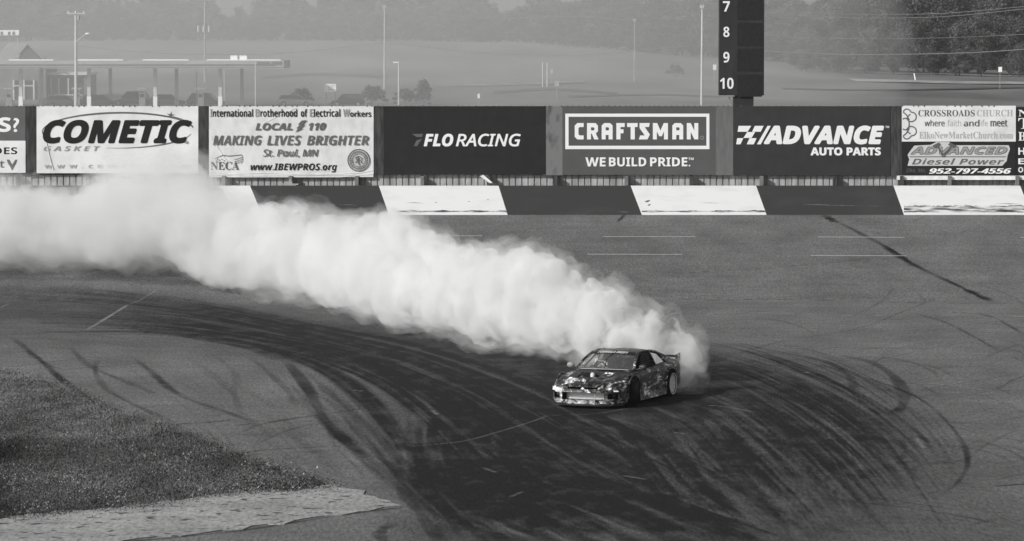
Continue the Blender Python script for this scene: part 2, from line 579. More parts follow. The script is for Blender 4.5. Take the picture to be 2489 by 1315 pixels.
for pts, w, a in (
        ([(212, 801), (262, 771), (312, 740)], 0.045, 0.75), ([(312, 740), (390, 700)], 0.035, 0.3), ([(0, 748), (22, 738)], 0.04, 0.35),
        ([(990, 1086), (1120, 1073), (1210, 1050), (1300, 1022), (1330, 1010)], 0.03, 0.3), ([(1330, 1010), (1450, 1005), (1560, 985)], 0.03, 0.25),
        ([(1700, 985), (1760, 988), (1840, 1003)], 0.03, 0.35), ([(1050, 997), (1062, 1008)], 0.03, 0.5), ([(855, 948), (888, 951)], 0.03, 0.45),
        ([(1515, 1156), (1570, 1165)], 0.035, 0.45), ([(1175, 1137), (1205, 1148)], 0.03, 0.4), ([(1640, 1051), (1668, 1055)], 0.03, 0.4),
        ([(1953, 905), (1975, 906)], 0.03, 0.6), ([(2228, 1064), (2246, 1090)], 0.03, 0.4), ([(1240, 1208), (1270, 1195)], 0.03, 0.3),
        ([(1840, 760), (1980, 763)], 0.08, 0.4), ([(1630, 764), (1645, 760)], 0.08, 0.5), ([(1720, 764), (1735, 762)], 0.08, 0.4), ([(2045, 766), (2070, 766)], 0.08, 0.6),
        ([(2130, 766), (2147, 766)], 0.08, 0.6), ([(2215, 766), (2228, 766)], 0.07, 0.5), ([(2290, 767), (2320, 767)], 0.08, 0.5), ([(2465, 768), (2495, 769)], 0.1, 0.6),
        ([(1930, 845), (1945, 844)], 0.05, 0.4), ([(1985, 845), (2030, 843)], 0.04, 0.3)):
    stroke(pts, w, a, arr=wgt, soft=0.5, taper=0.1)
# faint racing-groove streaks along the straight
for _ in range(150):
    y = random.uniform(640, 900)
    x = random.uniform(1350, 2480)
    L = random.uniform(120, 520)
    stroke([(x, y), (x + L / 2, y + random.uniform(-2, 3)), (x + L, y + random.uniform(-6, 6))], random.uniform(0.03, 0.12), random.uniform(0.04, 0.17), n=3, taper=0.3)
for _ in range(110):
    y = random.uniform(735, 880)
    x = random.uniform(-150, 650)
    L = random.uniform(150, 500)
    stroke([(x, y), (x + L / 2, y + L * 0.02), (x + L, y + L * 0.08 + random.uniform(-4, 4))], random.uniform(0.03, 0.1), random.uniform(0.05, 0.2), n=3, taper=0.3)
for _ in range(150):
    x, y = random.uniform(1650, 2480), random.uniform(860, 1310)
    t = random.uniform(-0.5, 0.35) + (0.5 if random.random() < 0.3 else 0)
    L = random.uniform(60, 380)
    k = random.uniform(-0.15, 0.15)
    stroke([(x, y), (x + L * 0.5, y + L * 0.5 * t * 0.5), (x + L, y + L * (t * 0.5 + k))], random.uniform(0.025, 0.06), random.uniform(0.1, 0.36), n=4, taper=0.3)
for _ in range(60):
    x, y = random.uniform(280, 960), random.uniform(850, 1200)
    L = random.uniform(60, 260)
    stroke([(x, y), (x + L * 0.5, y + L * 0.32), (x + L * 0.9, y + L * 0.75)], random.uniform(0.04, 0.12), random.uniform(0.05, 0.2), n=4, taper=0.3)

for _ in range(38):
    x, y, r = random.uniform(1750, 2480), random.uniform(780, 1250), random.uniform(70, 260)
    t0, t1 = random.uniform(-1.8, 0.3), random.uniform(0.5, 1.7)
    e = random.uniform(0.3, 0.5)
    for k in (0, 1):
        stroke([(x + r * math.sin(t) + k * 9, y - r * e * math.cos(t) + k * 3) for t in np.linspace(t0, t1, 6)], random.uniform(0.025, 0.06), random.uniform(0.15, 0.5), soft=0.3, taper=0.25, n=5)

GZ = np.maximum(0, (GYY - BY0) * BSL)
co = np.stack([GXX, GYY, GZ], -1).reshape(-1, 3)
jj, ii = np.meshgrid(np.arange(NX - 1), np.arange(NY - 1))
i0 = (ii * NX + jj).ravel()
fc = np.stack([i0, i0 + 1, i0 + NX + 1, i0 + NX], 1)


def asphalt_material():
    m, nt, b = nodes_of('asphalt')
    L = nt.links.new

    def N(t, **k):
        n = nt.nodes.new(t)
        for a, v in k.items():
            setattr(n, a, v)
        return n

    def math_(op, a, c, clamp=False):
        n = N('ShaderNodeMath', operation=op, use_clamp=clamp)
        for i, q in enumerate((a, c)):
            if isinstance(q, (int, float)):
                n.inputs[i].default_value = q
            else:
                L(q, n.inputs[i])
        return n.outputs[0]

    def noise(scale, detail, stretch, lo, hi, a, c, rough=0.6):
        tc = N('ShaderNodeTexCoord')
        mp = N('ShaderNodeMapping')
        mp.inputs['Scale'].default_value = stretch
        nz = N('ShaderNodeTexNoise')
        nz.inputs['Scale'].default_value = scale
        nz.inputs['Detail'].default_value = detail
        nz.inputs['Roughness'].default_value = rough
        mr = N('ShaderNodeMapRange')
        mr.inputs[1].default_value, mr.inputs[2].default_value, mr.inputs[3].default_value, mr.inputs[4].default_value = lo, hi, a, c
        L(tc.outputs['Object'], mp.inputs[0])
        L(mp.outputs[0], nz.inputs['Vector'])
        L(nz.outputs[0], mr.inputs[0])
        return mr.outputs[0], nz.outputs[0]
    grain, gh = noise(15.0, 4, (1, 0.16, 1), 0.33, 0.67, 0.5, 1.5, 0.85)
    patch, _ = noise(0.5, 7, (1, 0.35, 1), 0.3, 0.7, 0.78, 1.22)
    streak, _ = noise(0.9, 5, (0.25, 1.0, 1), 0.3, 0.7, 0.9, 1.1)
    base = math_('MULTIPLY', math_('MULTIPLY', math_('MULTIPLY', grain, patch), streak), ASPH)
    ar = N('ShaderNodeAttribute', attribute_name='rubber')
    ac = N('ShaderNodeAttribute', attribute_name='crack')
    aw = N('ShaderNodeAttribute', attribute_name='scrape')
    mod, _ = noise(1.6, 6, (1, 0.4, 1), 0.3, 0.7, 0.78, 1.12, 0.65)
    rb = math_('MULTIPLY', math_('MULTIPLY', ar.outputs['Fac'], mod), 1.10, True)
    dark = math_('MULTIPLY', grain, 0.012)

    def mix(f, a, c):
        n = N('ShaderNodeMix', data_type='FLOAT')
        L(f, n.inputs[0])
        for i, q in ((2, a), (3, c)):
            if isinstance(q, (int, float)):
                n.inputs[i].default_value = q
            else:
                L(q, n.inputs[i])
        return n.outputs[0]
    v = mix(rb, base, dark)
    v = mix(ac.outputs['Fac'], v, 0.018)
    v = mix(math_('MULTIPLY', aw.outputs['Fac'], mod, True), v, 0.42)
    cb = N('ShaderNodeCombineColor')
    for i in range(3):
        L(v, cb.inputs[i])
    L(cb.outputs[0], b.inputs['Base Color'])
    b.inputs['Roughness'].default_value = 0.88
    b.inputs['Specular IOR Level'].default_value = 0.12
    bp = N('ShaderNodeBump')
    bp.inputs['Strength'].default_value = 0.5
    bp.inputs['Distance'].default_value = 0.01
    L(gh, bp.inputs['Height'])
    L(bp.outputs[0], b.inputs['Normal'])
    return m


ASPH = 0.158
me = np_mesh('track', co, fc, asphalt_material())
for nm, arr in (('rubber', rub), ('crack', crk), ('scrape', wgt)):
    at = me.attributes.new(nm, 'FLOAT', 'POINT')
    at.data.foreach_set('value', arr.ravel())
track = bpy.data.objects.new('track', me)
COL.objects.link(track)
struct(track)

# painted dashes on the banking
wht = M('line_paint', 0.58, 0.7, g2=0.4, scale=9, lo=0.45, hi=0.7)


def strip(name, p0, p1, w):
    A, B = G(*p0), G(*p1)
    d = (B - A)
    d.z = 0
    n = Vector((-d.y, d.x, 0)).normalized() * w / 2
    mb = MB()
    K = 8
    vs = []
    for i in range(K + 1):
        p = A.lerp(B, i / K)
        for s in (-1, 1):
            q = p + n * s
            vs.append((q.x, q.y, gz(q.y) + 0.005))
    mb.add(vs, [(2 * i, 2 * i + 2, 2 * i + 3, 2 * i + 1) for i in range(K)])
    return struct(mb.build(name, wht))


for p0, p1, w in (((1466, 575), (1690, 575.5), 0.16), ((1988, 576), (2198, 577), 0.16), ((1428, 618), (1658, 618.5), 0.17), ((1970, 621), (2203, 622), 0.17),
                  ((1036, 573), (1172, 573.5), 0.16), ((930, 573), (975, 573), 0.16), ((890, 616), (1110, 617), 0.17), ((2480, 577), (2640, 578), 0.16)):
    strip('track_marking', p0, p1, w)

# ------------------------------------------------------------------ ground sheet reaching past everything
mb = MB()
mb.add([(-900, -120, -0.12), (900, -120, -0.12), (900, 158.2, -0.12), (-900, 158.2, -0.12)], [(0, 1, 2, 3)])
struct(mb.build('ground', M('infield_ground', 0.07, 0.95, var=0.3, scale=0.4)))

# concrete apron strip beside the grass
ap = [(-260, 1268), (0, 1256), (260, 1233), (420, 1214), (640, 1192), (770, 1180), (800, 1180), (862, 1192), (925, 1212), (978, 1231), (865, 1245), (720, 1267),
      (590, 1287), (440, 1303), (320, 1314), (150, 1335), (-260, 1385)]


def slab(name, poly, h, mat, rough_edge=0.0, step=0.35):
    P = [G(*p) for p in poly]
    pts = []
    for i in range(len(P)):
        A, B = P[i], P[(i + 1) % len(P)]
        k = max(1, int((B - A).length / step))
        for q in range(k):
            p = A.lerp(B, q / k)
            pts.append(Vector((p.x + random.uniform(-1, 1) * rough_edge * 0.4, p.y + random.uniform(-1, 1) * rough_edge, h)))
    mb = MB()
    mb.prism([(p.x, p.y, 0.0) for p in pts], (0, 0, h))
    return struct(mb.build(name, mat))


def apron_material():
    m, nt, b = nodes_of('worn_concrete')
    L = nt.links.new
    tc = nt.nodes.new('ShaderNodeTexCoord')
    vals = []
    for sc, st, lo, hi, a, c in ((14, (1, 0.3, 1), 0.3, 0.7, 0.7, 1.3), (1.2, (0.5, 0.6, 1), 0.35, 0.65, 0.82, 1.12), (4.2, (0.8, 0.75, 1), 0.60, 0.63, 1.0, 0.28)):
        mp = nt.nodes.new('ShaderNodeMapping')
        mp.inputs['Scale'].default_value = st
        nz = nt.nodes.new('ShaderNodeTexNoise')
        nz.inputs['Scale'].default_value = sc
        nz.inputs['Detail'].default_value = 6
        mr = nt.nodes.new('ShaderNodeMapRange')
        for i, q in enumerate((lo, hi, a, c)):
            mr.inputs[i + 1].default_value = q
        L(tc.outputs['Object'], mp.inputs[0])
        L(mp.outputs[0], nz.inputs['Vector'])
        L(nz.outputs[0], mr.inputs[0])
        vals.append(mr.outputs[0])
    v = vals[0]
    for q in vals[1:]:
        mu = nt.nodes.new('ShaderNodeMath')
        mu.operation = 'MULTIPLY'
        L(v, mu.inputs[0])
        L(q, mu.inputs[1])
        v = mu.outputs[0]
    mu = nt.nodes.new('ShaderNodeMath')
    mu.operation = 'MULTIPLY'
    mu.inputs[1].default_value = 0.335
    L(v, mu.inputs[0])
    cb = nt.nodes.new('ShaderNodeCombineColor')
    for i in range(3):
        L(mu.outputs[0], cb.inputs[i])
    L(cb.outputs[0], b.inputs['Base Color'])
    b.inputs['Roughness'].default_value = 0.9
    b.inputs['Specular IOR Level'].default_value = 0.2
    return m


slab('concrete_apron', ap, 0.02, apron_material(), 0.22)

# ------------------------------------------------------------------ infield grass
gp = [(-260, 880), (0, 906), (90, 925), (180, 958), (280, 998), (375, 1030), (430, 1047), (520, 1086), (620, 1128), (700, 1152), (755, 1168), (788, 1180), (765, 1189), (640, 1195),
      (500, 1205), (380, 1224), (260, 1236), (100, 1250), (0, 1259), (-260, 1275)]
slab('infield_soil', gp, 0.03, M('soil', 0.045, 0.95, var=0.5, scale=2.0, spec=0.1), 0.4)
PG = [G(*p) for p in gp]
px_, py_ = np.array([p.x for p in PG]), np.array([p.y for p in PG])
NB = 270000
cx = rng.uniform(-15, -1.5, NB * 2)
cyy = rng.uniform(py_.min() - 0.6, py_.max() + 0.5, NB * 2)
ej = rng.normal(0, 0.5, NB * 2)
ek = rng.normal(0, 0.25, NB * 2)
ins = np.zeros(len(cx), dtype=bool)
for i in range(len(PG)):
    x1, y1, x2, y2 = px_[i], py_[i], px_[(i + 1) % len(PG)], py_[(i + 1) % len(PG)]
    ins ^= ((y1 > cyy + ej) != (y2 > cyy + ej)) & (cx + ek < (x2 - x1) * (cyy + ej - y1) / (y2 - y1 + 1e-12) + x1)
cx, cyy = cx[ins][:NB], cyy[ins][:NB]
n = len(cx)


def vnoise(x, y, s, seed):
    r = np.random.default_rng(seed)
    T = r.random((64, 64))
    xf, yf = x / s, y / s
    x0, y0 = np.floor(xf).astype(int), np.floor(yf).astype(int)
    u, v = xf - x0, yf - y0
    u, v = u * u * (3 - 2 * u), v * v * (3 - 2 * v)
    g = lambda a, c: T[a % 64, c % 64]
    return (g(x0, y0) * (1 - u) + g(x0 + 1, y0) * u) * (1 - v) + (g(x0, y0 + 1) * (1 - u) + g(x0 + 1, y0 + 1) * u) * v


tuft = vnoise(cx, cyy, 0.5, 3) * 0.6 + vnoise(cx, cyy, 1.9, 4) * 0.4
hh = rng.uniform(0.012, 0.048, n) * (0.3 + 1.1 * tuft)
ang = rng.uniform(0, 2 * np.pi, n)
wd = rng.uniform(0.008, 0.018, n)
fleck = (rng.random(n) < 0.015 + 0.12 * (vnoise(cx, cyy * 0.5, 0.7, 12) > 0.6) * np.clip((88 - cyy) / 14, 0.15, 1))
wd = np.where(fleck, wd * 1.5, wd)
lean = rng.uniform(0.5, 1.6, n) * hh
la = rng.uniform(0, 2 * np.pi, n)
b0 = np.stack([cx - np.cos(ang) * wd, cyy - np.sin(ang) * wd, np.full(n, 0.028)], 1)
b1 = np.stack([cx + np.cos(ang) * wd, cyy + np.sin(ang) * wd, np.full(n, 0.028)], 1)
b2 = np.stack([cx + np.cos(la) * lean, cyy + np.sin(la) * lean, 0.03 + hh], 1)
gco = np.stack([b0, b1, b2], 1).reshape(-1, 3)
gfc = np.arange(3 * n).reshape(-1, 3)


def grass_material():
    m, nt, b = nodes_of('grass_blades')
    L = nt.links.new
    a = nt.nodes.new('ShaderNodeAttribute')
    a.attribute_name = 'tone'
    cb = nt.nodes.new('ShaderNodeCombineColor')
    for i in range(3):
        L(a.outputs['Fac'], cb.inputs[i])
    L(cb.outputs[0], b.inputs['Base Color'])
    b.inputs['Roughness'].default_value = 0.7
    b.inputs['Specular IOR Level'].default_value = 0.15
    return m


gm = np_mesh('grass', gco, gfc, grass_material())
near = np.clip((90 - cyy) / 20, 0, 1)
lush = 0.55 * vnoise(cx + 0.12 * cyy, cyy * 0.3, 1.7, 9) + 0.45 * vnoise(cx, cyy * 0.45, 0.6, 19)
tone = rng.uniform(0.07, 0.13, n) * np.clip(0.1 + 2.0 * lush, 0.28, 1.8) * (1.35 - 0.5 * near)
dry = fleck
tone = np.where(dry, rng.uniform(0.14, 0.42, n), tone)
tone *= np.where(near > 0, 0.92, 0.95) * (1 - 0.5 * np.clip(1.3 - np.hypot((cx + 10.2) / 2.6, (cyy - 79.0) / 3.2), 0, 1))  # soft shadow patch at the left painted into the blade tone
bare = vnoise(cx, cyy, 1.6, 21) * np.clip(1 - np.hypot((cx + 11.6) / 2.2, (cyy - 88.0) / 2.2), 0, 1)
tone = np.where(bare > 0.2, 0.14, tone)
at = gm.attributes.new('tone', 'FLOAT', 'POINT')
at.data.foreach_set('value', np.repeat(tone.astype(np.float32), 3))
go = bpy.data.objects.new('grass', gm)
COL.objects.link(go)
tag(go, 'dark mown infield grass with pale dry tufts beside the concrete apron', 'grass')
go['kind'] = 'stuff'

# ------------------------------------------------------------------ the land behind the track
lx = np.linspace(-420, 420, 141)
ly = np.concatenate([np.linspace(158.2, 460, 30), np.linspace(470, 760, 60), np.linspace(780, 1600, 25)])
lco = np.array([(x, y, tz(x, y) + 0.05 * math.sin(x * 0.7 + y * 0.13)) for y in ly for x in lx])
nx = len(lx)
jj, ii = np.meshgrid(np.arange(nx - 1), np.arange(len(ly) - 1))
i0 = (ii * nx + jj).ravel()
lfc = np.stack([i0, i0 + 1, i0 + nx + 1, i0 + nx], 1)
lm = np_mesh('field', lco, lfc, M('field_grass', 0.095, 0.9, scale=0.045, g2=0.215, stretch=(1.3, 0.5, 1), lo=0.3, hi=0.7, spec=0.1, detail=9), True)
fo = bpy.data.objects.new('field', lm)
COL.objects.link(fo)
struct(fo)


def land_at(px, py, d0=464, d1=1200):
    """where a photo pixel meets the land behind the track"""
    lo, hi = d0, d1
    for i in range(400):
        d = d0 + (d1 - d0) * i / 400
        p = W(px, py, d)
        if p.z <= tz(p.x, d) + 0.02:
            return p
    return W(px, py, 690)


def land_strip(name, pts, w, mat, h=0.12):
    P = [land_at(*p) for p in pts]
    mb = MB()
    vs = []
    C = catmull(P, 8)
    for c in C:
        for s in (-1, 1):
            y = c.y + s * w / 2
            vs.append((c.x, y, tz(c.x, y) + h))
    mb.add(vs, [(2 * i, 2 * i + 2, 2 * i + 3, 2 * i + 1) for i in range(len(C) - 1)])
    return struct(mb.build(name, mat))


gravel = M('gravel', 0.34, 0.95, var=0.25, scale=0.3, spec=0.1)
land_strip('gravel_road', [(2070, 196), (2200, 199), (2350, 202), (2500, 203), (2700, 204)], 15, gravel)
land_strip('farm_track', [(1060, 210), (1200, 208), (1330, 203), (1420, 199)], 9, M('dry_earth', 0.18, 0.95, var=0.3, scale=0.3))

dim = M('rough_grass', 0.085, 0.95, var=0.4, scale=0.4, spec=0.1)
land_strip('field_margin', [(640, 190), (760, 183), (880, 184), (940, 190)], 9, dim, 0.1)
land_strip('field_margin', [(1200, 226), (1330, 218), (1420, 222), (1500, 228)], 7, dim, 0.1)
land_strip('field_margin', [(1380, 236), (1600, 232), (1750, 236)], 5, dim, 0.1)
land_strip('field_margin', [(1900, 216), (2150, 220), (2489, 214)], 6, dim, 0.1)
# ================================================================== trackside wall, hoarding and banners
YW = WALLY                     # front face of the concrete barrier
YB = WALLY + 0.75              # banner plane
YS = WALLY + 0.95              # ribbed fence plane
zt_b = W(1244, 452, YW).z
zb_b = W(1244, 521, YW).z - 0.15
WHITE = M('barrier_white', 0.80, 0.6, g2=0.69, scale=1.6, lo=0.52, hi=0.76, detail=9, stretch=(0.4, 1, 1.8))
BLACK = M('barrier_black', 0.04, 0.6, g2=0.058, scale=1.1, lo=0.5, hi=0.8, detail=9, stretch=(0.5, 1, 1.5))


def barrier():
    root = thing('barrier_wall', 'low concrete track wall painted in slanted black and white blocks below the banners', 'wall', (0, YW, zb_b))
    top = [-620, -15, 295, 608, 921, 1212, 1533, 1838, 2172, 2480, 2800, 3100]
    bot = [-590, 15, 327, 640, 948, 1236, 1563, 1866, 2200, 2510, 2830, 3130]
    body = MB()
    y1 = YW + 0.45
    for i in range(len(top) - 1):
        a, b = W(top[i], 452, YW), W(top[i + 1], 452, YW)
        c, d = W(bot[i + 1], 521, YW), W(bot[i], 521, YW)
        z0, z1 = zb_b, zt_b
        mi = i % 2
        f = [(d.x, YW, z0), (c.x, YW, z0), (b.x, YW, z1), (a.x, YW, z1)]
        body.add(f + [(a.x, y1, z1), (b.x, y1, z1)], [(0, 1, 2, 3), (3, 2, 5, 4)], mi)
    A, B = W(top[0], 452, YW).x, W(top[-1], 452, YW).x
    body.add([(A, y1, z1), (B, y1, z1), (B, y1, zb_b), (A, y1, zb_b)], [(0, 1, 2, 3)], 1)
    body.build('wall_body', [WHITE, BLACK], root, local=False, fix=False)
    # scuffed foot of the white blocks
    sc, sc2 = MB(), MB()
    for i in range(0, len(top) - 1, 2):
        L = W(bot[i] - 3, 513, YW).x, W(bot[i + 1] - 4, 513, YW).x
        K = 60
        tgt = sc2 if top[i] == 2172 else sc
        zc = W(0, 513.5, YW).z
        vs = []
        for k in range(K + 1):
            x = L[0] + (L[1] - L[0]) * k / K
            w = 0.022 + 0.016 * math.sin(k * 0.37 + i) + 0.012 * random.random()
            if top[i] == 2172:
                w = 0.13 + 0.02 * random.random()
                zc = W(0, 508, YW).z
            vs += [(x, YW - 0.006, zc - max(0.004, w)), (x, YW - 0.006, zc + max(0.004, w * (0.8 + random.random() * 0.5)))]
        tgt.add(vs, [(2 * k, 2 * k + 2, 2 * k + 3, 2 * k + 1) for k in range(K)])
    sc.build('rubber_scuff', M('scuff', 0.07, 0.9, g2=0.6, scale=4, stretch=(0.5, 1, 3), lo=0.45, hi=0.62), root, local=False)
    sc2.build('scraped_band', M('scrape_band', 0.05, 0.9, g2=0.74, scale=3.2, stretch=(0.35, 1, 3.2), lo=0.40, hi=0.60, detail=8), root, local=False)
    for k in range(9):
        px, py = random.uniform(640, 2480), random.uniform(492, 516)
        L = random.uniform(0.5, 2.6)
        p = W(px, py, YW)
        h = random.uniform(0.006, 0.018)
        MB().add([(p.x, YW - 0.005, p.z), (p.x + L * 0.5, YW - 0.005, p.z - h), (p.x + L, YW - 0.005, p.z - 0.02), (p.x + L * 0.5, YW - 0.005, p.z + h)], [(0, 1, 2, 3)]).build('scrape', M('scrape_grey', 0.16, 0.8, var=0.4, scale=6), root, local=False)
    bl = MB()
    for x, y, w, h in ((1574, 489, 0.10, 0.05), (1578, 498, 0.06, 0.04), (1186, 485, 0.03, 0.02), (1060, 492, 0.05, 0.015), (1140, 490, 0.05, 0.012)):
        p = W(x, y, YW)
        bl.add([(p.x + w * math.cos(t) * (1 + .3 * math.sin(3 * t)), YW - 0.006, p.z + h * math.sin(t + 0.6)) for t in np.linspace(0, 2 * math.pi, 12, endpoint=False)], [tuple(range(12))])
    bl.build('paint_chip', M('chip', 0.18, 0.9), root, local=False)


barrier()

WOODD = M('dark_wood', 0.045, 0.85, var=0.5, scale=3, stretch=(3, 1, 0.4))
WOODL = M('pale_wood', 0.17, 0.85, g2=0.09, scale=2.2, stretch=(1.6, 1, 0.8), lo=0.5, hi=0.72)
RIB = M('ribbed_steel', 0.36, 0.6, var=0.3, scale=1.2, stretch=(2, 1, 0.6), spec=0.3)


def hoarding():
    root = thing('hoarding_fence', 'long timber fence with ribbed lower panels that carries the sponsor banners', 'fence', (0, YS, zt_b))
    A, B = W(-500, 440, YS), W(3000, 440, YS)
    z0, z1 = zt_b - 0.7, W(0, 262, YS).z
    rib = MB()
    x = A.x
    pitch = 0.268
    vs, fs = [], []
    prof = [(0.0, 0.0), (0.20, 0.0), (0.213, 0.05), (0.255, 0.05)]
    while x < B.x:
        for dx, dy in prof:
            vs.append((x + dx, YS + dy, z0))
            vs.append((x + dx, YS + dy, z1))
        x += pitch
    for i in range(len(vs) // 2 - 1):
        fs.append((2 * i, 2 * i + 2, 2 * i + 3, 2 * i + 1))
    rib.add(vs, fs)
    rib.build('ribbed_panel', RIB, root, local=False, fix=False)
    for px in (45, 215, 380, 545, 707, 868, 1027, 1188, 1350, 1522, 1680, 1850, 2028, 2190, 2306, 2470):
        p = W(px, 440, YS)
        zl = W(0, 427, YS).z
        mb = MB().box((p.x, YS - 0.2, (z0 + zl) / 2), (0.15, 0.38, zl - z0))
        mb.build('post', WOODL if px % 3 else WOODD, root, local=False)
    for zz in (425.5, 262):
        p = W(0, zz, YS)
        MB().box(((A.x + B.x) / 2, YS - 0.10, p.z + (0.09 if zz > 300 else -0.05)), (B.x - A.x, 0.06, 0.12)).build('rail', WOODD, root, local=False)
    # vertical planks that show between the banners
    for x0, x1, m, b in ((60, 90, WOODD, 425), (481, 510, WOODD, 428), (906, 934, WOODD, 425), (1324, 1369, WOODL, 426), (2162, 2194, WOODD, 428)):
        a, c = W(x0, 258, YB), W(x1, b, YB)
        MB().box(((a.x + c.x) / 2, YB + 0.035, (a.z + c.z) / 2), (c.x - a.x, 0.05, a.z - c.z)).build('plank', m, root, local=False)
    a, c = W(2180, 427, YB), W(2700, 437, YB)
    o = MB().box(((a.x + c.x) / 2, YB + 0.0, (a.z + c.z) / 2), (c.x - a.x, 0.16, a.z - c.z)).build('white_beam', M('beam_white', 0.72, 0.7, var=0.12, scale=3), root, local=False)
    o['label'] = 'white painted beam under the church banner'
    # fixing staples along the top edge
    st = MB()
    for px in np.arange(-20, 2500, 14):
        if random.random() < 0.75:
            p = W(px + random.uniform(-3, 3), 257.5, YB)
            st.box((p.x, YB - 0.01, p.z), (0.05, 0.03, random.uniform(0.03, 0.07)))
    o = st.build('staple', M('steel_dark', 0.12, 0.6), root, local=False)
    o['kind'] = 'stuff'


hoarding()


# ------------------------------------------------------------------ flat lettering
FONTS = {'b': (0x1D5D4, 0x1D5EE, 0x1D7EC), 's': (0x1D5A0, 0x1D5BA, 0x1D7E2), 'bi': (0x1D63C, 0x1D656, 0x1D7EC), 'i': (0x1D608, 0x1D622, 0x1D7E2), 'se': (0x1D400, 0x1D41A, 0x1D7CE)}


def text_mesh(s, font='b', shear=0.0, space=1.0):
    """letters as flat faces, in a bold, plain, slanted or serif alphabet"""
    if font in FONTS:
        up, lo, dg = FONTS[font]
        s = ''.join(chr(up + ord(c) - 65) if 'A' <= c <= 'Z' else chr(lo + ord(c) - 97) if 'a' <= c <= 'z' else chr(dg + ord(c) - 48) if c.isdigit() else c for c in s)
    cu = bpy.data.curves.new('t', 'FONT')
    cu.body = s
    cu.size = 1.0
    cu.shear = shear
    cu.space_character = space
    cu.resolution_u = 4
    o = bpy.data.objects.new('t', cu)
    COL.objects.link(o)
    dg = bpy.context.evaluated_depsgraph_get()
    me = bpy.data.meshes.new_from_object(o.evaluated_get(dg))
    vs = [(v.co.x, v.co.y) for v in me.vertices]
    fs = [tuple(p.vertices) for p in me.polygons]
    bpy.data.objects.remove(o)
    bpy.data.curves.remove(cu)
    bpy.data.meshes.remove(me)
    return vs, fs


class Flat:
    """print on a banner: shapes given on the face of the sign"""

    def __init__(self, Y, lift=0.012):
        self.Y, self.mb, self.k = Y - lift, MB(), 0

    def P(self, x, y):
        p = W(x, y, YB)
        return (p.x, self.Y - self.k * 0.0006, p.z)

    def poly(self, pts):
        self.mb.add([self.P(*p) for p in pts], [tuple(range(len(pts)))])
        self.k += 1
        return self

    def rect(self, x0, y0, x1, y1):
        return self.poly([(x0, y0), (x1, y0), (x1, y1), (x0, y1)])

    def text(self, s, x0, y0, x1, y1, font='b', fat=0.0, shear=0.0, space=1.0, fatx=None):
        """fit the words into a box; fat thickens the strokes by laying the print on itself, each pass a hair proud"""
        vs, fs = text_mesh(s, font, shear, space)
        xs = [v[0] for v in vs]
        yy = [v[1] for v in vs]
        a, b, c, d = min(xs), max(xs), min(yy), max(yy)
        fy = fat
        fx = fat if fatx is None else fatx
        x0, x1, y0, y1 = x0 + fx, x1 - fx, y0 + fy, y1 - fy
        offs = [(0, 0)] if not (fx or fy) else [(0, 0), (-fx, 0), (fx, 0), (0, -fy), (0, fy), (-fx * .7, -fy * .7), (fx * .7, -fy * .7), (-fx * .7, fy * .7), (fx * .7, fy * .7)]
        for ox_, oy_ in offs:
            self.mb.add([self.P(x0 + (x - a) / (b - a) * (x1 - x0) + ox_, y1 - (y - c) / (d - c) * (y1 - y0) + oy_) for x, y in vs], fs)
            self.k += 1
        return self

    def ribbon(self, pts, w, n=10, closed=False):
        C = catmull([(p[0], p[1], 0) for p in pts], n)
        L, Rr = [], []
        ws = w if isinstance(w, (list, tuple)) else [w, w]
        for i, c in enumerate(C):
            d = C[min(i + 1, len(C) - 1)] - C[max(i - 1, 0)]
            nn = Vector((-d.y, d.x, 0)).normalized()
            u = i / (len(C) - 1) * (len(ws) - 1)
            k = min(int(u), len(ws) - 2)
            ww = (ws[k] * (1 - u + k) + ws[k + 1] * (u - k)) / 2
            L.append(self.P(c.x + nn.x * ww, c.y + nn.y * ww))
            Rr.append(self.P(c.x - nn.x * ww, c.y - nn.y * ww))
        vs = [q for pr in zip(L, Rr) for q in pr]
        self.mb.add(vs, [(2 * i, 2 * i + 2, 2 * i + 3, 2 * i + 1) for i in range(len(C) - 1)])
        self.k += 1
        return self

    def ring(self, cx, cy, r0, r1, n=40):
        vs = []
        for i in range(n):
            t = 2 * math.pi * i / n
            vs += [self.P(cx + math.cos(t) * r0, cy + math.sin(t) * r0), self.P(cx + math.cos(t) * r1, cy + math.sin(t) * r1)]
        self.mb.add(vs, [(2 * i, (2 * i + 2) % (2 * n), (2 * i + 3) % (2 * n), 2 * i + 1) for i in range(n)])
        self.k += 1
        return self

    def build(self, name, mat, parent):
        return self.mb.build(name, mat, parent, local=False, fix=False)


def banner(name, label, rects, cat='banner', wave=0.004, sag=None):
    """a vinyl sheet (or several stacked fields of one) fixed to the hoarding"""
    x0 = min(r[0] for r in rects)
    x1 = max(r[2] for r in rects)
    yb = max(r[3] for r in rects)
    root = thing(name, label, cat, tuple(W((x0 + x1) / 2, yb, YB)))
    for k, (a, b, c, d, m) in enumerate(rects):
        mb = MB()
        seed = random.random() * 50

        def fn(u, v):
            yy = b + (d - b) * v
            if sag:
                yy += sag(u) * v
            p = W(a + (c - a) * u, yy, YB)
            dy = wave * (math.sin(u * 31 + seed + 3 * v) * math.sin(v * 9 + seed) + 0.8 * math.sin((u * 5 + v * 7) * 3 + seed))
            return (p.x, YB - 0.004 - abs(dy) * 0.9 - 0.002 * k, p.z)
        mb.grid(fn, 40, 16)
        # hemmed edges with real thickness
        e = W(a, b, YB), W(c, d, YB)
        mb.box(((e[0].x + e[1].x) / 2, YB + 0.004, (e[0].z + e[1].z) / 2), (e[1].x - e[0].x - 0.02, 0.006, e[0].z - e[1].z - 0.02))
        mb.build('banner_sheet', m, root, local=False, smooth=60)
    return root


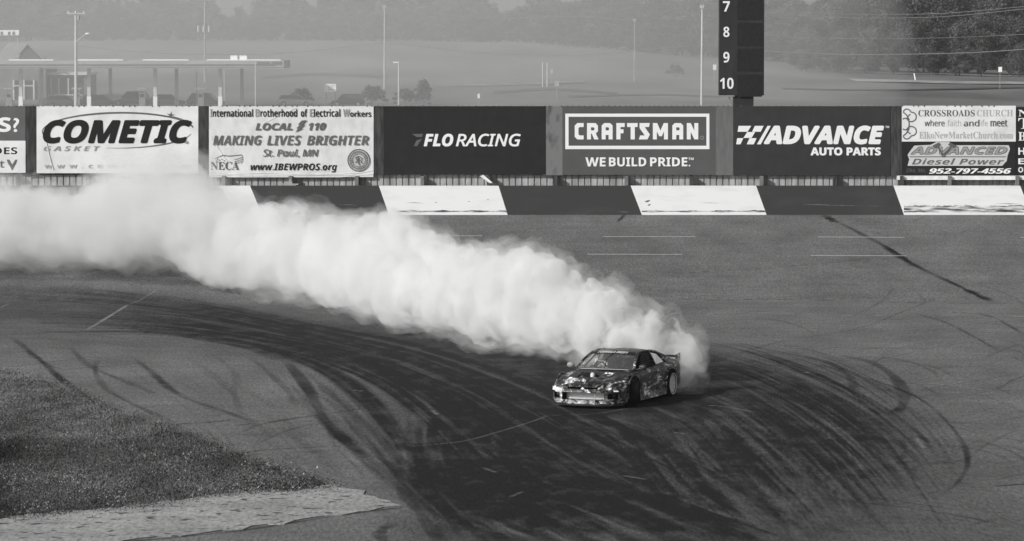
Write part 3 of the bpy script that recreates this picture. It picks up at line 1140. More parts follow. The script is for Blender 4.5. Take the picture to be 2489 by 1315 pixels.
INK = M('ink_black', 0.016, 0.6, spec=0.12)
INKG = M('ink_grey', 0.12, 0.6, var=0.12, scale=3)
INKL = M('ink_pale_grey', 0.40, 0.6)
INKM = M('ink_mid_grey', 0.30, 0.6)
INKD = M('ink_dark_grey', 0.10, 0.6)
INKW = M('ink_white', 0.80, 0.6)
VIN_W = M('vinyl_white', 0.77, 0.5, g2=0.60, scale=0.9, lo=0.42, hi=0.72, bump=0.6, detail=8)
VIN_W2 = M('vinyl_white_old', 0.70, 0.5, g2=0.60, scale=2.2, lo=0.42, hi=0.68, bump=0.8, stretch=(1, 1, 0.7))
VIN_K = M('vinyl_black', 0.018, 0.5, var=0.12, scale=2, spec=0.2)
VIN_R = M('vinyl_red_grey', 0.085, 0.5, var=0.06, scale=1.4)
VIN_B = M('vinyl_charcoal', 0.034, 0.5, var=0.1, scale=2, spec=0.2)
VIN_R2 = M('vinyl_light_margin', 0.13, 0.5, var=0.12, scale=2.5, stretch=(3, 1, 0.5))

# 1 trades banner cut by the frame
b = banner('banner', 'two-part banner cut by the left frame edge, grey with S? above white', [(-330, 258, 62, 342, M('vinyl_grey', 0.11, 0.5, var=0.1, scale=2)), (-330, 342, 62, 420, VIN_W)])
Flat(YB).text('S?', -4, 285, 47, 321, fat=0.8).build('lettering', INKW, b)
f = Flat(YB).text('GRADES', -84, 358, 42, 375)
f.build('lettering', INK, b)
f = Flat(YB).text('t', -1, 391, 11, 408)
for k in range(3):
    o = k * 4
    f.poly([(16 + o * 0.3, 388 + k * 5), (23 + o * 0.3, 388 + k * 5), (30, 400 + k * 3), (37 - o * 0.3, 388 + k * 5), (43 - o * 0.3, 388 + k * 5), (31, 410 - k * 2 + 4 * (k == 0)), (29, 410 - k * 2 + 4 * (k == 0))])
f.build('logo', INKG, b)

# 2 gasket maker
b = banner('banner', 'white banner with one heavy slanted black word inside a thin grey ellipse', [(89, 258, 482, 421, VIN_W)])
Flat(YB, 0.02).text('COMETIC', 104, 291, 467, 349, fat=2.6, shear=0.26).build('lettering', INK, b)
f = Flat(YB, 0.014)
el = [(287 + 184 * math.cos(t), 318 + 43 * math.sin(t) * (1.02) + 0.012 * (287 - (287 + 184 * math.cos(t)))) for t in np.linspace(R(160), R(352), 34)]
f.ribbon(el, [1.5, 4.5, 3.5], n=3)
el = [(285 + 182 * math.cos(t), 318 + 42 * math.sin(t)) for t in np.linspace(R(10), R(98), 20)]
f.ribbon(el, [1, 4, 0.6], n=3)
f.poly([(415 + (11 if i % 2 == 0 else 4) * math.cos(R(-80 + i * 36)), 280 + (9 if i % 2 == 0 else 3) * math.sin(R(-80 + i * 36))) for i in range(10)])
f.ribbon([(420, 283), (446, 291), (462, 305)], 1.5)
f.build('logo', INKG, b)
f = Flat(YB, 0.026).text('GASKET', 106, 355, 243, 367, font='b', shear=0.25, space=1.5)
f.ring(454, 346, 0.5, 4, 14)
f.build('lettering', INKM, b)
Flat(YB, 0.026).text('www.cometic.com', 108, 397, 462, 409, font='b', space=1.9).build('lettering', INKL, b)
mb = MB()
C = catmull([tuple(W(x, y, YB)) for x, y in ((113, 347), (117, 365), (122, 385), (130, 412))], 6)
mb.tube([(c.x, YB - 0.02, c.z) for c in C], [0.02] * len(C), 6)
mb.build('crease', VIN_W, b, local=False)

# 3 electricians
b = banner('banner', 'wrinkled white union banner reading LOCAL 110, MAKING LIVES BRIGHTER', [(508, 258, 908, 431, VIN_W2)], wave=0.012, sag=lambda u: -7 * max(0, u - 0.8) / 0.2)
f = Flat(YB, 0.034)
f.text('nternational', 517, 265, 615, 284, font='b')
f.text('rotherhood', 633, 265, 722, 284)
f.text('of', 731, 265, 747, 284)
f.text('lectrical', 763, 265, 827, 284)
f.text('orkers', 851, 269, 902, 284)
f.text('www.IBEWPROS.org', 609, 397, 819, 419, font='bi')
f.build('lettering', INK, b)
f = Flat(YB, 0.034)
for s, x in (('I', 511), ('B', 621), ('E', 753), ('W', 834)):
    f.text(s, x, 265, x + (4 if s == 'I' else 10 if s != 'W' else 16), 284)
f.build('lettering', INKM, b)
f = Flat(YB, 0.034)
f.text('LOCAL', 621, 299, 711, 317, font='bi', fat=0.7)
f.text('110', 750, 298, 792, 317, font='b', shear=0.25, fat=0.7)
f.poly([(733, 293), (746, 292), (736, 303), (742, 303), (731, 312), (737, 312), (718, 322), (724, 312), (720, 312), (729, 303), (724, 303)])
f.text('MAKING', 518, 329, 636, 353, font='bi')
f.text('LIVES', 649, 329, 732, 353, font='bi')
f.text('BRIGHTER', 746, 329, 896, 353, font='bi')
f.text('St. Paul, MN', 639, 362, 774, 383, font='i', fatx=0.5)
f.build('lettering', INKG, b)
f = Flat(YB, 0.036)
f.text('NECA', 512, 393, 581, 413, font='se')
f.build('lettering', INKD, b)
f = Flat(YB, 0.034)
f.ribbon([(522, 386), (540, 378), (560, 379), (588, 376)], [1, 2, 1.5])
f.ribbon([(588, 376), (590, 388), (586, 398)], 1)
for k in range(3):
    f.ribbon([(570, 388 + k * 5), (580, 385 + k * 5), (590, 381 + k * 5)], 1.2)
for k, (x, y) in enumerate(((528, 387), (533, 389), (539, 387), (545, 390), (526, 391))):
    f.ring(x, y, 0.1, 1.5, 8)
f.ring(872, 389.5, 25, 27.5)
f.ring(872, 389.5, 21.5, 22.6)
for k in range(26):
    t = 2 * math.pi * k / 26
    f.poly([(872 + r * math.cos(t + a), 389.5 + r * math.sin(t + a)) for r, a in ((18.5, -0.07), (21, -0.06), (21, 0.06), (18.5, 0.07))])
f.ring(872, 389.5, 15.2, 16.6)
f.ribbon([(863, 384), (872, 380), (881, 386)], 2)
f.ribbon([(872, 383), (871, 393), (874, 401)], 3)
f.ribbon([(864, 396), (868, 390), (866, 385)], 2)
f.ribbon([(881, 397), (877, 392), (879, 387)], 2)
f.build('emblem', INKG, b)
Flat(YB, 0.030).ring(872, 389.5, 0.2, 25).build('emblem_disc', M('ink_disc', 0.45, 0.6, var=0.2, scale=6), b)
mb = MB()
for pts in (((510, 418), (560, 423), (640, 421), (760, 424), (860, 421), (905, 415)), ((512, 425), (620, 427), (740, 426), (860, 426)), ((846, 420), (868, 421), (905, 414)), ((512, 330), (530, 360), (552, 392)), ((640, 300), (690, 276), (720, 262))):
    C = catmull([tuple(W(x, y, YB)) for x, y in pts], 8)
    mb.tube([(c.x, YB - 0.012, c.z) for c in C], 0.016, 6)
mb.build('crease', VIN_W2, b, local=False)

# 4 streaming service
b = banner('banner', 'plain black banner with one small white word in its middle', [(932, 258, 1326, 424, VIN_K)])
f = Flat(YB)
f.text('FLO', 1030, 325, 1102, 356, font='bi', fat=0.9)
f.text('RACING', 1108, 325, 1266, 356, font='i', fat=0.9)
f.build('lettering', INKW, b)
f = Flat(YB)
f.poly([(1002, 326), (1028, 325), (1026, 333), (1013, 333)])
f.poly([(1022, 338), (1026, 338), (1020, 345), (1014, 355), (1006, 355), (1012, 342)])
f.build('logo', M('ink_logo_grey', 0.11, 0.6), b)

# 5 tool maker: letters are drawn with cut corners
b = banner('banner', 'mid grey banner with blocky white letters inside a white outlined box', [(1367, 258, 1742, 425, VIN_R), (1740, 258, 1782, 426, VIN_R2)])
f = Flat(YB)
ox, oy, sc = 1300, 240, 600 / 2489.0


def zp(pts):
    return [(ox + x * sc, oy + y * sc) for x, y in pts]


f.poly(zp([(307, 150), (1760, 150), (1760, 182), (340, 182), (340, 474), (307, 508)]))
f.poly(zp([(1760, 182), (1760, 508), (307, 508), (340, 474), (1730, 474), (1730, 182)]))
f.build('border', INKW, b)
f = Flat(YB)
f.poly(zp([(428, 245), (492, 245), (492, 285), (452, 285), (440, 297), (440, 358), (452, 370), (492, 370), (492, 410), (428, 410), (402, 384), (402, 271)]))


def letR(x):
    f.poly(zp([(x, 245), (x + 85, 245), (x + 110, 270), (x + 110, 330), (x + 88, 348), (x + 117, 410), (x + 72, 410), (x + 48, 352), (x + 40, 352), (x + 40, 410), (x, 410)]))


def letA(x):
    f.poly(zp([(x + 25, 245), (x + 85, 245), (x + 110, 270), (x + 110, 410), (x + 70, 410), (x + 70, 365), (x + 40, 365), (x + 40, 410), (x, 410), (x, 270)]))


letR(526)
letA(674)
f.poly(zp([(822, 245), (906, 245), (906, 285), (864, 285), (864, 308), (894, 308), (894, 348), (864, 348), (864, 410), (822, 410)]))
f.poly(zp([(930, 245), (1036, 245), (1036, 285), (1008, 285), (1008, 410), (966, 410), (966, 285), (930, 285)]))
f.poly(zp([(1056, 245), (1160, 245), (1150, 285), (1108, 285), (1160, 360), (1136, 410), (1048, 410), (1062, 370), (1108, 370), (1056, 296)]))
f.poly(zp([(1190, 245), (1234, 245), (1266, 320), (1300, 245), (1342, 245), (1342, 410), (1302, 410), (1302, 330), (1280, 378), (1254, 378), (1230, 330), (1230, 410), (1190, 410)]))
letA(1386)
f.poly(zp([(1532, 245), (1572, 245), (1608, 322), (1608, 245), (1648, 245), (1648, 410), (1608, 410), (1572, 334), (1572, 410), (1532, 410)]))
f.text('WE', 1423, 382.5, 1472, 404.5, fat=0.3)
f.text('BUILD', 1480, 382.5, 1571, 404.5, fat=0.3)
f.text('PRIDE.', 1580, 382.5, 1678, 404.5, fat=0.3)
f.text('TM', 1673, 383, 1686, 389)
f.build('lettering', INKW, b)
f = Flat(YB, 0.02)
for x in (526, 674, 1386):
    f.poly(zp([(x + 40, 288), (x + 66, 288), (x + 72, 294), (x + 72, 312), (x + 66, 318), (x + 40, 318)]))
f.build('letter_counter', VIN_R, b)
Flat(YB).ring(*zp([(1686, 393)])[0], 3.0, 4.8, 16).build('mark', M('ink_mark', 0.25, 0.6), b)

# 6 parts chain
b = banner('banner', 'charcoal banner with big slanted white letters after a chequered flag mark', [(1782, 258, 2164, 426, VIN_B)])
f = Flat(YB)
f.text('ADVANCE', 1856, 305, 2149, 351, font='b', shear=0.22, fat=2.4)
f.text('AUTO PARTS', 1970, 358, 2141, 378, fat=0.9)
f.text('TM', 2152, 306, 2161, 311)
ox, oy, sc = 1760, 240, 729 / 2489.0
f.poly(zp([(120, 225), (225, 225), (195, 274), (112, 274)]))
f.poly(zp([(255, 225), (328, 225), (304, 274), (232, 274)]))
f.poly(zp([(192, 276), (258, 276), (228, 325), (160, 325)]))
f.poly(zp([(108, 327), (160, 327), (136, 378), (100, 378)]))
f.poly(zp([(210, 327), (270, 327), (246, 378), (188, 378)]))
f.poly(zp([(360, 225), (388, 225), (304, 378), (272, 378)]))
f.build('lettering', INKW, b)

# 7 church and diesel shop
b = banner('banner', 'white church banner with grey serif lettering and a looped heart emblem', [(2192, 257, 2469, 344, VIN_W)])
f = Flat(YB).text('CROSSROADS', 2232, 267, 2369, 283, font='se')
f.text('where', 2247, 291, 2296, 307, font='s', fatx=0.3).text('and', 2342, 291, 2380, 307, font='s', fatx=0.3).text('meet', 2407, 291, 2448, 307, font='s', fatx=0.3)
f.build('lettering', INKD, b)
f = Flat(YB).text('CHURCH', 2374, 267, 2462, 283, font='se').text('faith', 2303, 291, 2336, 307, font='s').text('life', 2379.5, 291, 2401, 307, font='s')
f.text('ElkoNewMarketChurch.com', 2234, 320, 2462, 337, font='se')
f.build('lettering', INKL, b)
f = Flat(YB)
for s in (1, -1):
    q = lambda x, y: (x, 301.5 - s * y)
    f.ribbon([q(2195, 30), q(2201, 36), q(2209, 35), q(2215, 29), q(2222, 27), q(2227, 20), q(2225, 11), q(2217, 6), q(2210, 7), q(2205, 12), q(2207, 19), q(2213, 24)], 3)
    f.ribbon([q(2194, 12), q(2201, 14), q(2208, 9), q(2210, 0)], 3)
    f.ribbon([q(2195, 29), q(2203, 22), q(2210, 10)], 3)
f.build('logo', INKG, b)

b = banner('banner', 'black banner with slanted outlined logo and white phone number under the church banner', [(2192, 344, 2469, 426, VIN_K)])
f = Flat(YB, 0.010)
f.poly([(2206, 376), (2222, 354), (2262, 352), (2276, 345), (2306, 345), (2322, 353), (2452, 353), (2455, 362), (2449, 378), (2447, 391), (2436, 403), (2206, 403), (2210, 388)])
f.build('logo_edge', M('ink_edge', 0.55, 0.6), b)
f = Flat(YB, 0.014)
f.text('ADVANCED', 2213, 356, 2449, 376, shear=0.3, fat=1.6)
f.poly([(2211, 380), (2446, 380), (2444, 382), (2211, 382)])
f.text('Diesel Power', 2216, 385, 2440, 400, shear=0.3, space=1.05)
f.build('lettering', M('ink_logo_fill', 0.12, 0.6), b)
f = Flat(YB, 0.022)
f.text('ADVANCED', 2215, 357.5, 2447, 374.5, shear=0.3)
f.build('lettering', INKM, b)
f = Flat(YB, 0.03)
f.poly([(2266, 354), (2282, 346), (2287, 352), (2273, 361)])
f.poly([(2318, 361), (2304, 352), (2309, 346), (2325, 354)])
f.ribbon([(2279, 356), (2285, 366), (2292, 377)], 4)
f.ribbon([(2312, 356), (2304, 366), (2295, 377)], 4)
f.ring(2293, 377, 2, 5, 14)
f.build('piston_emblem', INKD, b)
f = Flat(YB, 0.016)
f.text('952-797-4556', 2258, 409, 2458, 422, shear=0.25, fatx=0.8)
f.build('lettering', INKW, b)
f = Flat(YB, 0.016)
f.text('Elko, Mn.', 2203, 409, 2250, 420, font='i')
f.build('lettering', INKG, b)

# 8 banner cut by the right frame edge
b = banner('banner', 'black banner half out of view past the church banner, first letters H, E and ON', [(2471, 260, 2640, 426, VIN_K)])
f = Flat(YB)
for s, y0, y1, x1 in (('N', 267, 283, 2500), ('T', 287, 313, 2506), ('B.', 321, 342, 2499), ('H', 359, 376, 2491), ('E', 385, 399, 2489), ('ON', 406, 419, 2500)):
    f.text(s, 2475, y0, x1, y1, font='se' if y0 < 350 else 'b')
f.build('lettering', INKW, b)

# loose bits behind the wall
p = W(1178, 447, YW + 0.3)
t = thing('plastic_flap', 'small bent white plastic flap sticking up behind the white wall block', 'debris', (p.x, YW + 0.3, zt_b))
mb = MB()
mb.grid(lambda u, v: (p.x - 0.22 + 0.55 * v + 0.16 * u * (1 - v * 0.6), YW + 0.3 + 0.05 * math.sin(u * 3), zt_b + 0.40 * (1 - v) ** 0.9 + 0.06 * u - 0.0), 5, 6)
mb.grid(lambda u, v: (p.x - 0.22 + 0.55 * v + 0.16 * u * (1 - v * 0.6), YW + 0.315 + 0.05 * math.sin(u * 3), zt_b + 0.40 * (1 - v) ** 0.9 + 0.06 * u - 0.0), 5, 6)
mb.build('flap', M('flap_white', 0.75, 0.5), t, local=False, smooth=50)
MB().box((p.x + 0.36, YW + 0.3, zt_b + 0.05), (0.3, 0.06, 0.12)).build('foot', WOODD, t, local=False)
p = W(705, 445, YW + 0.3)
t = thing('metal_bracket', 'grey metal tray bracket standing on the wall under the union banner', 'bracket', (p.x, YW + 0.3, zt_b))
MB().box((p.x, YW + 0.3, zt_b + 0.06), (0.7, 0.2, 0.05)).box((p.x + 0.1, YW + 0.3, zt_b + 0.018), (0.3, 0.16, 0.03)).build('tray', RIB, t, local=False)
MB().add([(p.x - 0.12, YW + 0.36, zt_b + 0.09), (p.x + 0.12, YW + 0.36, zt_b + 0.09), (p.x, YW + 0.36, zt_b + 0.3), (p.x - 0.12, YW + 0.30, zt_b + 0.09), (p.x + 0.12, YW + 0.30, zt_b + 0.09), (p.x, YW + 0.30, zt_b + 0.3)],
         [(0, 1, 2), (3, 5, 4), (0, 2, 5, 3), (1, 4, 5, 2), (0, 3, 4, 1)]).build('gusset', RIB, t, local=False)

# ------------------------------------------------------------------ scoring tower
YP = 168.0
a, c = W(1748, 232, YP), W(1857, 232, YP)
t = thing('scoring_tower', 'tall black scoring tower with white position numbers 7 to 10 behind the wall', 'scoreboard', ((a.x + c.x) / 2, YP, 1.0))
BLK = M('tower_black', 0.020, 0.5, g2=0.032, scale=1.5, detail=8, stretch=(2, 1, 0.4))
top = W(0, -170, YP).z
MB().box(((a.x + c.x) / 2, YP + 0.35, (a.z + top) / 2), (c.x - a.x, 0.7, top - a.z)).build('tower_body', BLK, t, local=False)
n0, n1 = W(1783, 232, YP), W(1832, 256, YP)
MB().box(((n0.x + n1.x) / 2, YP + 0.35, (n0.z + 1.0) / 2 - 0.003), (n1.x - n0.x, 0.5, n0.z - 1.0)).build('mast', BLK, t, local=False)
for k in range(5):
    y = -48 + k * 62.5
    q0, q1 = W(1792, y - 22, YP), W(1852, y + 34, YP)
    MB().box(((q0.x + q1.x) / 2, YP - 0.012, (q0.z + q1.z) / 2), (q1.x - q0.x, 0.02, q0.z - q1.z - 0.03)).build('lamp_panel', M('lamp_panel', 0.017, 0.35, var=0.2, scale=8), t, local=False)
for s, x0, x1, y0, y1 in (('6', 1758, 1773, -61, -34), ('7', 1757, 1774, 3, 28), ('8', 1758, 1773, 65, 90), ('9', 1758, 1773, 126, 152), ('10', 1750, 1783, 189, 216)):
    vs, fs = text_mesh(s, 'b')
    xs, yy = [v[0] for v in vs], [v[1] for v in vs]
    A, B, C_, D_ = min(xs), max(xs), min(yy), max(yy)
    mb = MB()
    mb.add([(lambda p: (p.x, YP - 0.02, p.z))(W(x0 + (x - A) / (B - A) * (x1 - x0), y1 - (y - C_) / (D_ - C_) * (y1 - y0), YP)) for x, y in vs], fs)
    mb.build('number', INKW, t, local=False, fix=False)
q = [W(x, y, YP) for x, y in ((1752, 234), (1772, 234), (1776, 246), (1779, 256))]
mb = MB().tube([(p.x, YP + 0.2, p.z) for p in q], 0.025, 6)
q = [W(x, y, YP) for x, y in ((1750, 233), (1786, 232.5))]
mb.tube([(p.x, YP + 0.02, p.z - 0.02) for p in q], 0.03, 6)
mb.build('cable', M('cable_grey', 0.3, 0.5), t, local=False)
# ================================================================== trees beyond the field
LEAF = M('leaf', 0.018, 0.8, scale=0.35, g2=0.12, lo=0.35, hi=0.65, spec=0.15, randobj=0.4)
LEAFD = M('leaf_dark', 0.024, 0.8, scale=0.3, g2=0.12, lo=0.35, hi=0.65, spec=0.15, randobj=0.35)
BARK = M('bark', 0.10, 0.9, var=0.4, scale=3)


def tree_proto(name, h, w, seed, nclump, leaf, shape=0.0, label='', cat='tree', group=None, low=0.12, leafsize=0.30):
    r = np.random.default_rng(seed)
    root = thing(name, label, cat, (0, 0, 0), 0, group)
    mb = MB()
    P = [Vector((0, 0, -0.3))]
    for k in range(1, 6):
        P.append(Vector((r.normal() * 0.05 * h / 6, r.normal() * 0.05 * h / 6, h * 0.16 * k)))
    mb.tube(P, [h * 0.022 * (1 - k * 0.15) for k in range(6)], 7)
    lobes = []
    nl = 9
    for k in range(nl):
        t = 0.2 + 0.68 * (k + r.random() * 0.6) / nl
        a = k * 2.4 + r.random()
        env = math.sin(math.pi * min(1, (t - low) / (1 - low)) ** (0.75 + shape)) ** 0.7
        rad = w / 2 * env * r.uniform(0.45, 0.72)
        c = np.array([math.cos(a) * rad, math.sin(a) * rad, h * t])
        lobes.append((c, w * r.uniform(0.17, 0.27) * (0.6 + 0.4 * env)))
        j = min(5, int(t * 6))
        mb.tube([P[j] * 0.9, Vector(c) * 0.6 + P[j] * 0.4 + Vector((0, 0, -0.2)), Vector(c)], [h * 0.010, h * 0.006, h * 0.002], 5)
    lobes.append((np.array([0, 0, h * 0.87]), w * 0.2))
    lobes.append((np.array([r.normal() * 0.1 * w, r.normal() * 0.1 * w, h * 0.62]), w * 0.3))
    mb.build('trunk', BARK, root, smooth=50)
    co, per = [], 24
    for k in range(nclump):
        c, R0 = lobes[int(r.integers(len(lobes)))]
        d = r.normal(size=3)
        d /= np.linalg.norm(d)
        cc = c + d * R0 * r.uniform(0.55, 1.05)
        cc[2] = max(cc[2], h * low * 0.6)
        n = per
        pos = cc + r.normal(size=(n, 3)) * w * 0.035
        u = r.normal(size=(n, 3)) + d * 0.2
        u /= np.linalg.norm(u, axis=1)[:, None]
        v = np.cross(u, r.normal(size=(n, 3)))
        v /= np.linalg.norm(v, axis=1)[:, None]
        s = (r.uniform(0.5, 1.0, n) * leafsize)[:, None]
        co.append(np.stack([pos - u * s, pos + v * s * 0.5, pos + u * s, pos - v * s * 0.5], 1).reshape(-1, 3))
    co = np.concatenate(co)
    o = bpy.data.objects.new('crown', np_mesh('crown', co, np.arange(len(co)).reshape(-1, 4), leaf))
    COL.objects.link(o)
    o.parent = root
    return root


G1 = 'trees of the wooded hillside'
protos = [tree_proto('tree', 10, w, 40 + i, 190, LEAF, sh, 'hazy leafy tree in the wood along the top of the field', 'tree', G1) for i, (w, sh) in enumerate(((8, 0), (7, 0.2), (9, -0.1), (6, 0.3), (8.5, 0.1)))]
protod = [tree_proto('tree', 13, w, 60 + i, 430, LEAFD, sh, 'tall dark leafy tree in the wood at the upper right of the photo', 'tree', 'tall trees at the right end of the wood', leafsize=0.27) for i, (w, sh) in enumerate(((10, 0), (9, 0.2), (11, -0.1)))]
used = set()


def plant(pool, x, d, h, wf=1.0, label=None):
    k = random.randrange(len(pool))
    base = pool[k]
    h0 = 10 if pool is protos else 13
    s = h / h0
    loc = (x, d, tz(x, d) - 0.1)
    if base.name not in used:
        used.add(base.name)
        o = base
        o.location = loc
        o.rotation_euler = (0, 0, random.uniform(0, 6.28))
        o.scale = (s * wf, s * wf, s)
    else:
        o = dup(base, loc, random.uniform(0, 6.28), label, (s * wf, s * wf, s))
    if label:
        o['label'] = label
    return o


for d, y0, y1, step in ((699, 74, 88, 34), (706, 38, 66, 58), (728, 14, 44, 60), (758, -4, 22, 62), (795, -24, 4, 62), (835, -34, -8, 80)):
    px = -110 + random.uniform(0, 40)
    while px < 2000:
        yt = random.uniform(y0, y1) - 14 * (px < 230)
        if d > 740 and min(abs(px - 590), abs(px - 1240), abs(px - 1990)) < 44:
            yt += 24 if d < 780 else 34
        x = (px - CX) * d / FP
        zt = CH - (yt - HOR) * d / FP
        h = zt - tz(x, d)
        plant(protos, x, d, max(1.6, h), random.uniform(0.95, 1.35) * (2.2 if h < 3.2 else 1.4 if h < 6 else 1))
        px += step * random.uniform(0.7, 1.35)
for d, y0, y1, step in ((640, 95, 150, 70), (655, 20, 90, 60), (690, -50, 30, 66), (720, -90, -10, 70), (755, -60, -20, 80)):
    px = 1930 + random.uniform(0, 40) - (d < 660) * 0
    while px < 2580:
        k = min(1, max(0, (px - 1900) / 260))
        yt = random.uniform(y0, y1) * k + (1 - k) * (20 if d > 670 else 110)
        x = (px - CX) * d / FP
        zt = CH - (yt - HOR) * d / FP
        h = zt - tz(x, d)
        if h > 1.2:
            plant(protod, x, d, h, random.uniform(0.85, 1.2) * (1.5 if h < 5 else 1))
        px += step * random.uniform(0.7, 1.35)
# bushes out in the field
bush = tree_proto('bush', 3, 3.2, 90, 90, M('leaf_pale', 0.06, 0.8, g2=0.13, scale=0.8, spec=0.1), -0.2, 'dark rounded bush standing right of the slim light pole', 'bush', None, low=0.0, leafsize=0.2)
p = land_at(1035, 250, 440, 480)
bush.location = (W(1030, 250, 466).x, 466, tz(W(1030, 250, 466).x, 466))
for px, d, s, lab in ((985, 472, 0.75, 'smaller dark bush close to the foot of the slim light pole'), (905, 470, 0.9, 'pale hazy bush between the dark hatchback and the tall wooden pole'),
                      (1640, 590, 0.7, 'low bush alone on the slope left of the scoring tower'), (735, 468, 0.8, 'hazy bush beside the white notice board')):
    x = W(px, 250, d).x
    b = dup(bush, (x, d, tz(x, d)), random.uniform(0, 6), lab, (s * 1.6, s * 1.6, s * 0.8))

# ================================================================== filling station
GYY_ = 450.0
CANW = M('canopy_white', 0.55, 0.5, var=0.06, scale=0.3)
CANG = M('canopy_grey', 0.36, 0.5, var=0.08, scale=0.3)
CAND = M('canopy_band', 0.15, 0.5)
PURE = M('bright_white', 0.88, 0.45)
GLASS = M('window_glass', 0.04, 0.15, spec=0.5)
WALLM = M('station_wall', 0.16, 0.8, var=0.15, scale=0.5)


def rectbox(mb, x0, y0, x1, y1, Y, depth):
    a, c = W(x0, y0, Y), W(x1, y1, Y)
    mb.box(((a.x + c.x) / 2, Y + depth / 2, (a.z + c.z) / 2), (abs(c.x - a.x), depth, abs(a.z - c.z)))
    return mb


t = thing('filling_station_canopy', 'long flat filling station canopy with pale striped fascia on thin columns', 'canopy', (W(270, 160, 450).x, 450, 0.7))
rectbox(MB(), -260, 147, 690, 163.5, 450, 13).build('fascia', CANG, t, local=False)
rectbox(MB(), -260, 156, 668, 159.5, 449.93, 0.06).build('fascia_band', CAND, t, local=False)
rectbox(MB(), -260, 163.6, 690, 166.5, 450.15, 12.5).build('soffit', CANW, t, local=False)
rectbox(MB(), 625, 150, 655, 157, 449.9, 0.02).build('fascia_sign', CAND, t, local=False)
rectbox(MB(), 660, 150, 684, 157, 449.9, 0.02).build('fascia_sign', CAND, t, local=False)
for x0, x1 in ((20, 128), (186, 298), (346, 458), (502, 682)):
    a, c = W(x0, 144.6, 451), W(x1, 146, 451)
    MB().prism([(a.x, 451.35, a.z - 0.0), (c.x, 451.35, c.z + 0.06), (c.x, 450.9, W(0, 149.4, 451).z), (a.x, 450.9, W(0, 151, 451).z)], (0, 5, 0)).build('roof_panel', PURE, t, local=False)
for k, (x0, x1) in enumerate(((560, 577), (582, 600))):
    rectbox(MB(), x0, 135, x1, 145.4, 452, 1.2).build('roof_unit', PURE, t, local=False)
for px, Y in ((50, 453), (100, 460), (216, 453), (268, 460), (377, 453), (429, 460), (535, 453), (588, 460)):
    a = W(px, 166, Y)
    mb = MB().box((a.x, Y, (a.z + 0.7) / 2), (0.42, 0.42, a.z - 0.7))
    c = mb.build('column', CANW, t, local=False)
    MB().box((a.x, Y, 1.3), (0.5, 0.5, 1.6)).build('column_guard', PURE if Y < 455 else CANW, c, local=False)


def pump(px, Y, label):
    p = W(px, 250, Y)
    t = thing('fuel_pump', label, 'fuel pump', (p.x, Y, 0.7))
    MB().box((0, 0, 0.09), (1.3, 2.2, 0.18)).build('island', M('island_concrete', 0.4, 0.9, var=0.1, scale=2), t)
    MB().box((0, 0, 1.0), (0.75, 0.5, 1.64)).build('cabinet', CANW, t)
    MB().box((0, -0.262, 1.45), (0.5, 0.02, 0.4)).build('display', GLASS, t)
    MB().box((-0.3, 0, 2.02), (0.1, 0.4, 0.4)).box((0.3, 0, 2.02), (0.1, 0.4, 0.4)).build('post', CANW, t)
    MB().box((0, 0, 2.34), (1.25, 0.6, 0.24)).build('topper', PURE, t)
    MB().tube([(0.4, -0.1, 1.2), (0.52, -0.2, 0.7), (0.5, -0.2, 0.5), (0.42, -0.15, 0.9)], 0.03, 6).build('hose', M('rubber', 0.02, 0.7), t)
    return t


pu = pump(22, 456, 'fuel pump under the canopy in front of the doorway')
for px, lab in ((187, 'bright white fuel pump under the canopy beside the shop windows'), (346, 'fuel pump under the middle of the canopy right of a parked car'), (488, 'fuel pump near the right end of the canopy')):
    dup(pu, (W(px, 250, 456).x, 456, 0.7), 0, lab)

t = thing('station_shop', 'filling station shop with ribbed gable roof rising behind the canopy', 'shop', (W(60, 250, 484).x, 484, 0.7))
mb = MB()
rectbox(mb, -420, 158, 112, 256, 484, 12)
mb.build('wall', WALLM, t, local=False)
mb = MB()
rectbox(mb, 112.3, 178, 214, 256, 486, 10)
mb.build('wing_wall', WALLM, t, local=False)
rectbox(MB(), 108, 176, 216, 182.5, 485.5, 10.9).build('wing_fascia', CANW, t, local=False)
A, L_, R_, B_ = W(67, 106, 483.4), W(29, 149, 483.4), W(112, 149, 483.4), W(22, 105, 491)
dv = B_ - A
mb = MB()
for k in range(26):
    u0, u1 = k / 26, (k + 0.55) / 26
    for s in (L_, R_):
        q = [A + dv * u0, A + dv * u1, s + dv * u1, s + dv * u0]
        mb.add([tuple(v + Vector((0, 0, 0.07))) for v in q], [(0, 1, 2, 3)])
for s in (L_, R_):
    q = [A, A + dv, s + dv, s]
    n = Vector((0, 0, -0.12))
    mb.add([tuple(v) for v in q] + [tuple(v + n) for v in q], [(0, 1, 2, 3), (7, 6, 5, 4), (0, 3, 7, 4), (1, 5, 6, 2), (0, 4, 5, 1), (3, 2, 6, 7)])
mb.build('gable_roof', M('roof_steel', 0.34, 0.45, var=0.1, scale=0.6), t, local=False)
gA, gL, gR = A + Vector((0, .25, -0.3)), L_ + Vector((0.5, .25, 0)), R_ + Vector((-0.5, .25, 0))
mb = MB().prism([tuple(gA), tuple(gL), tuple(gR)], (0, 0.3, 0))
mb.build('gable_wall', M('gable_dark', 0.09, 0.8, var=0.1, scale=1), t, local=False)
d = MB()
for x in (33, 58, 82):
    rectbox(d, x - 2.2, 194, x + 2.2, 255, 483.7, 0.25)
rectbox(d, 35.2, 207, 55.8, 210, 483.72, 0.2)
rectbox(d, 60.2, 207, 79.8, 210, 483.72, 0.2)
fr = d.build('door_frame', CANW, t, local=False)
rectbox(MB(), 36, 196, 80, 254, 483.93, 0.05).build('door_glass', GLASS, fr, local=False)
d = MB()
for x in (124, 143, 166, 186):
    rectbox(d, x - 1.6, 190, x + 1.6, 229, 485.7, 0.25)
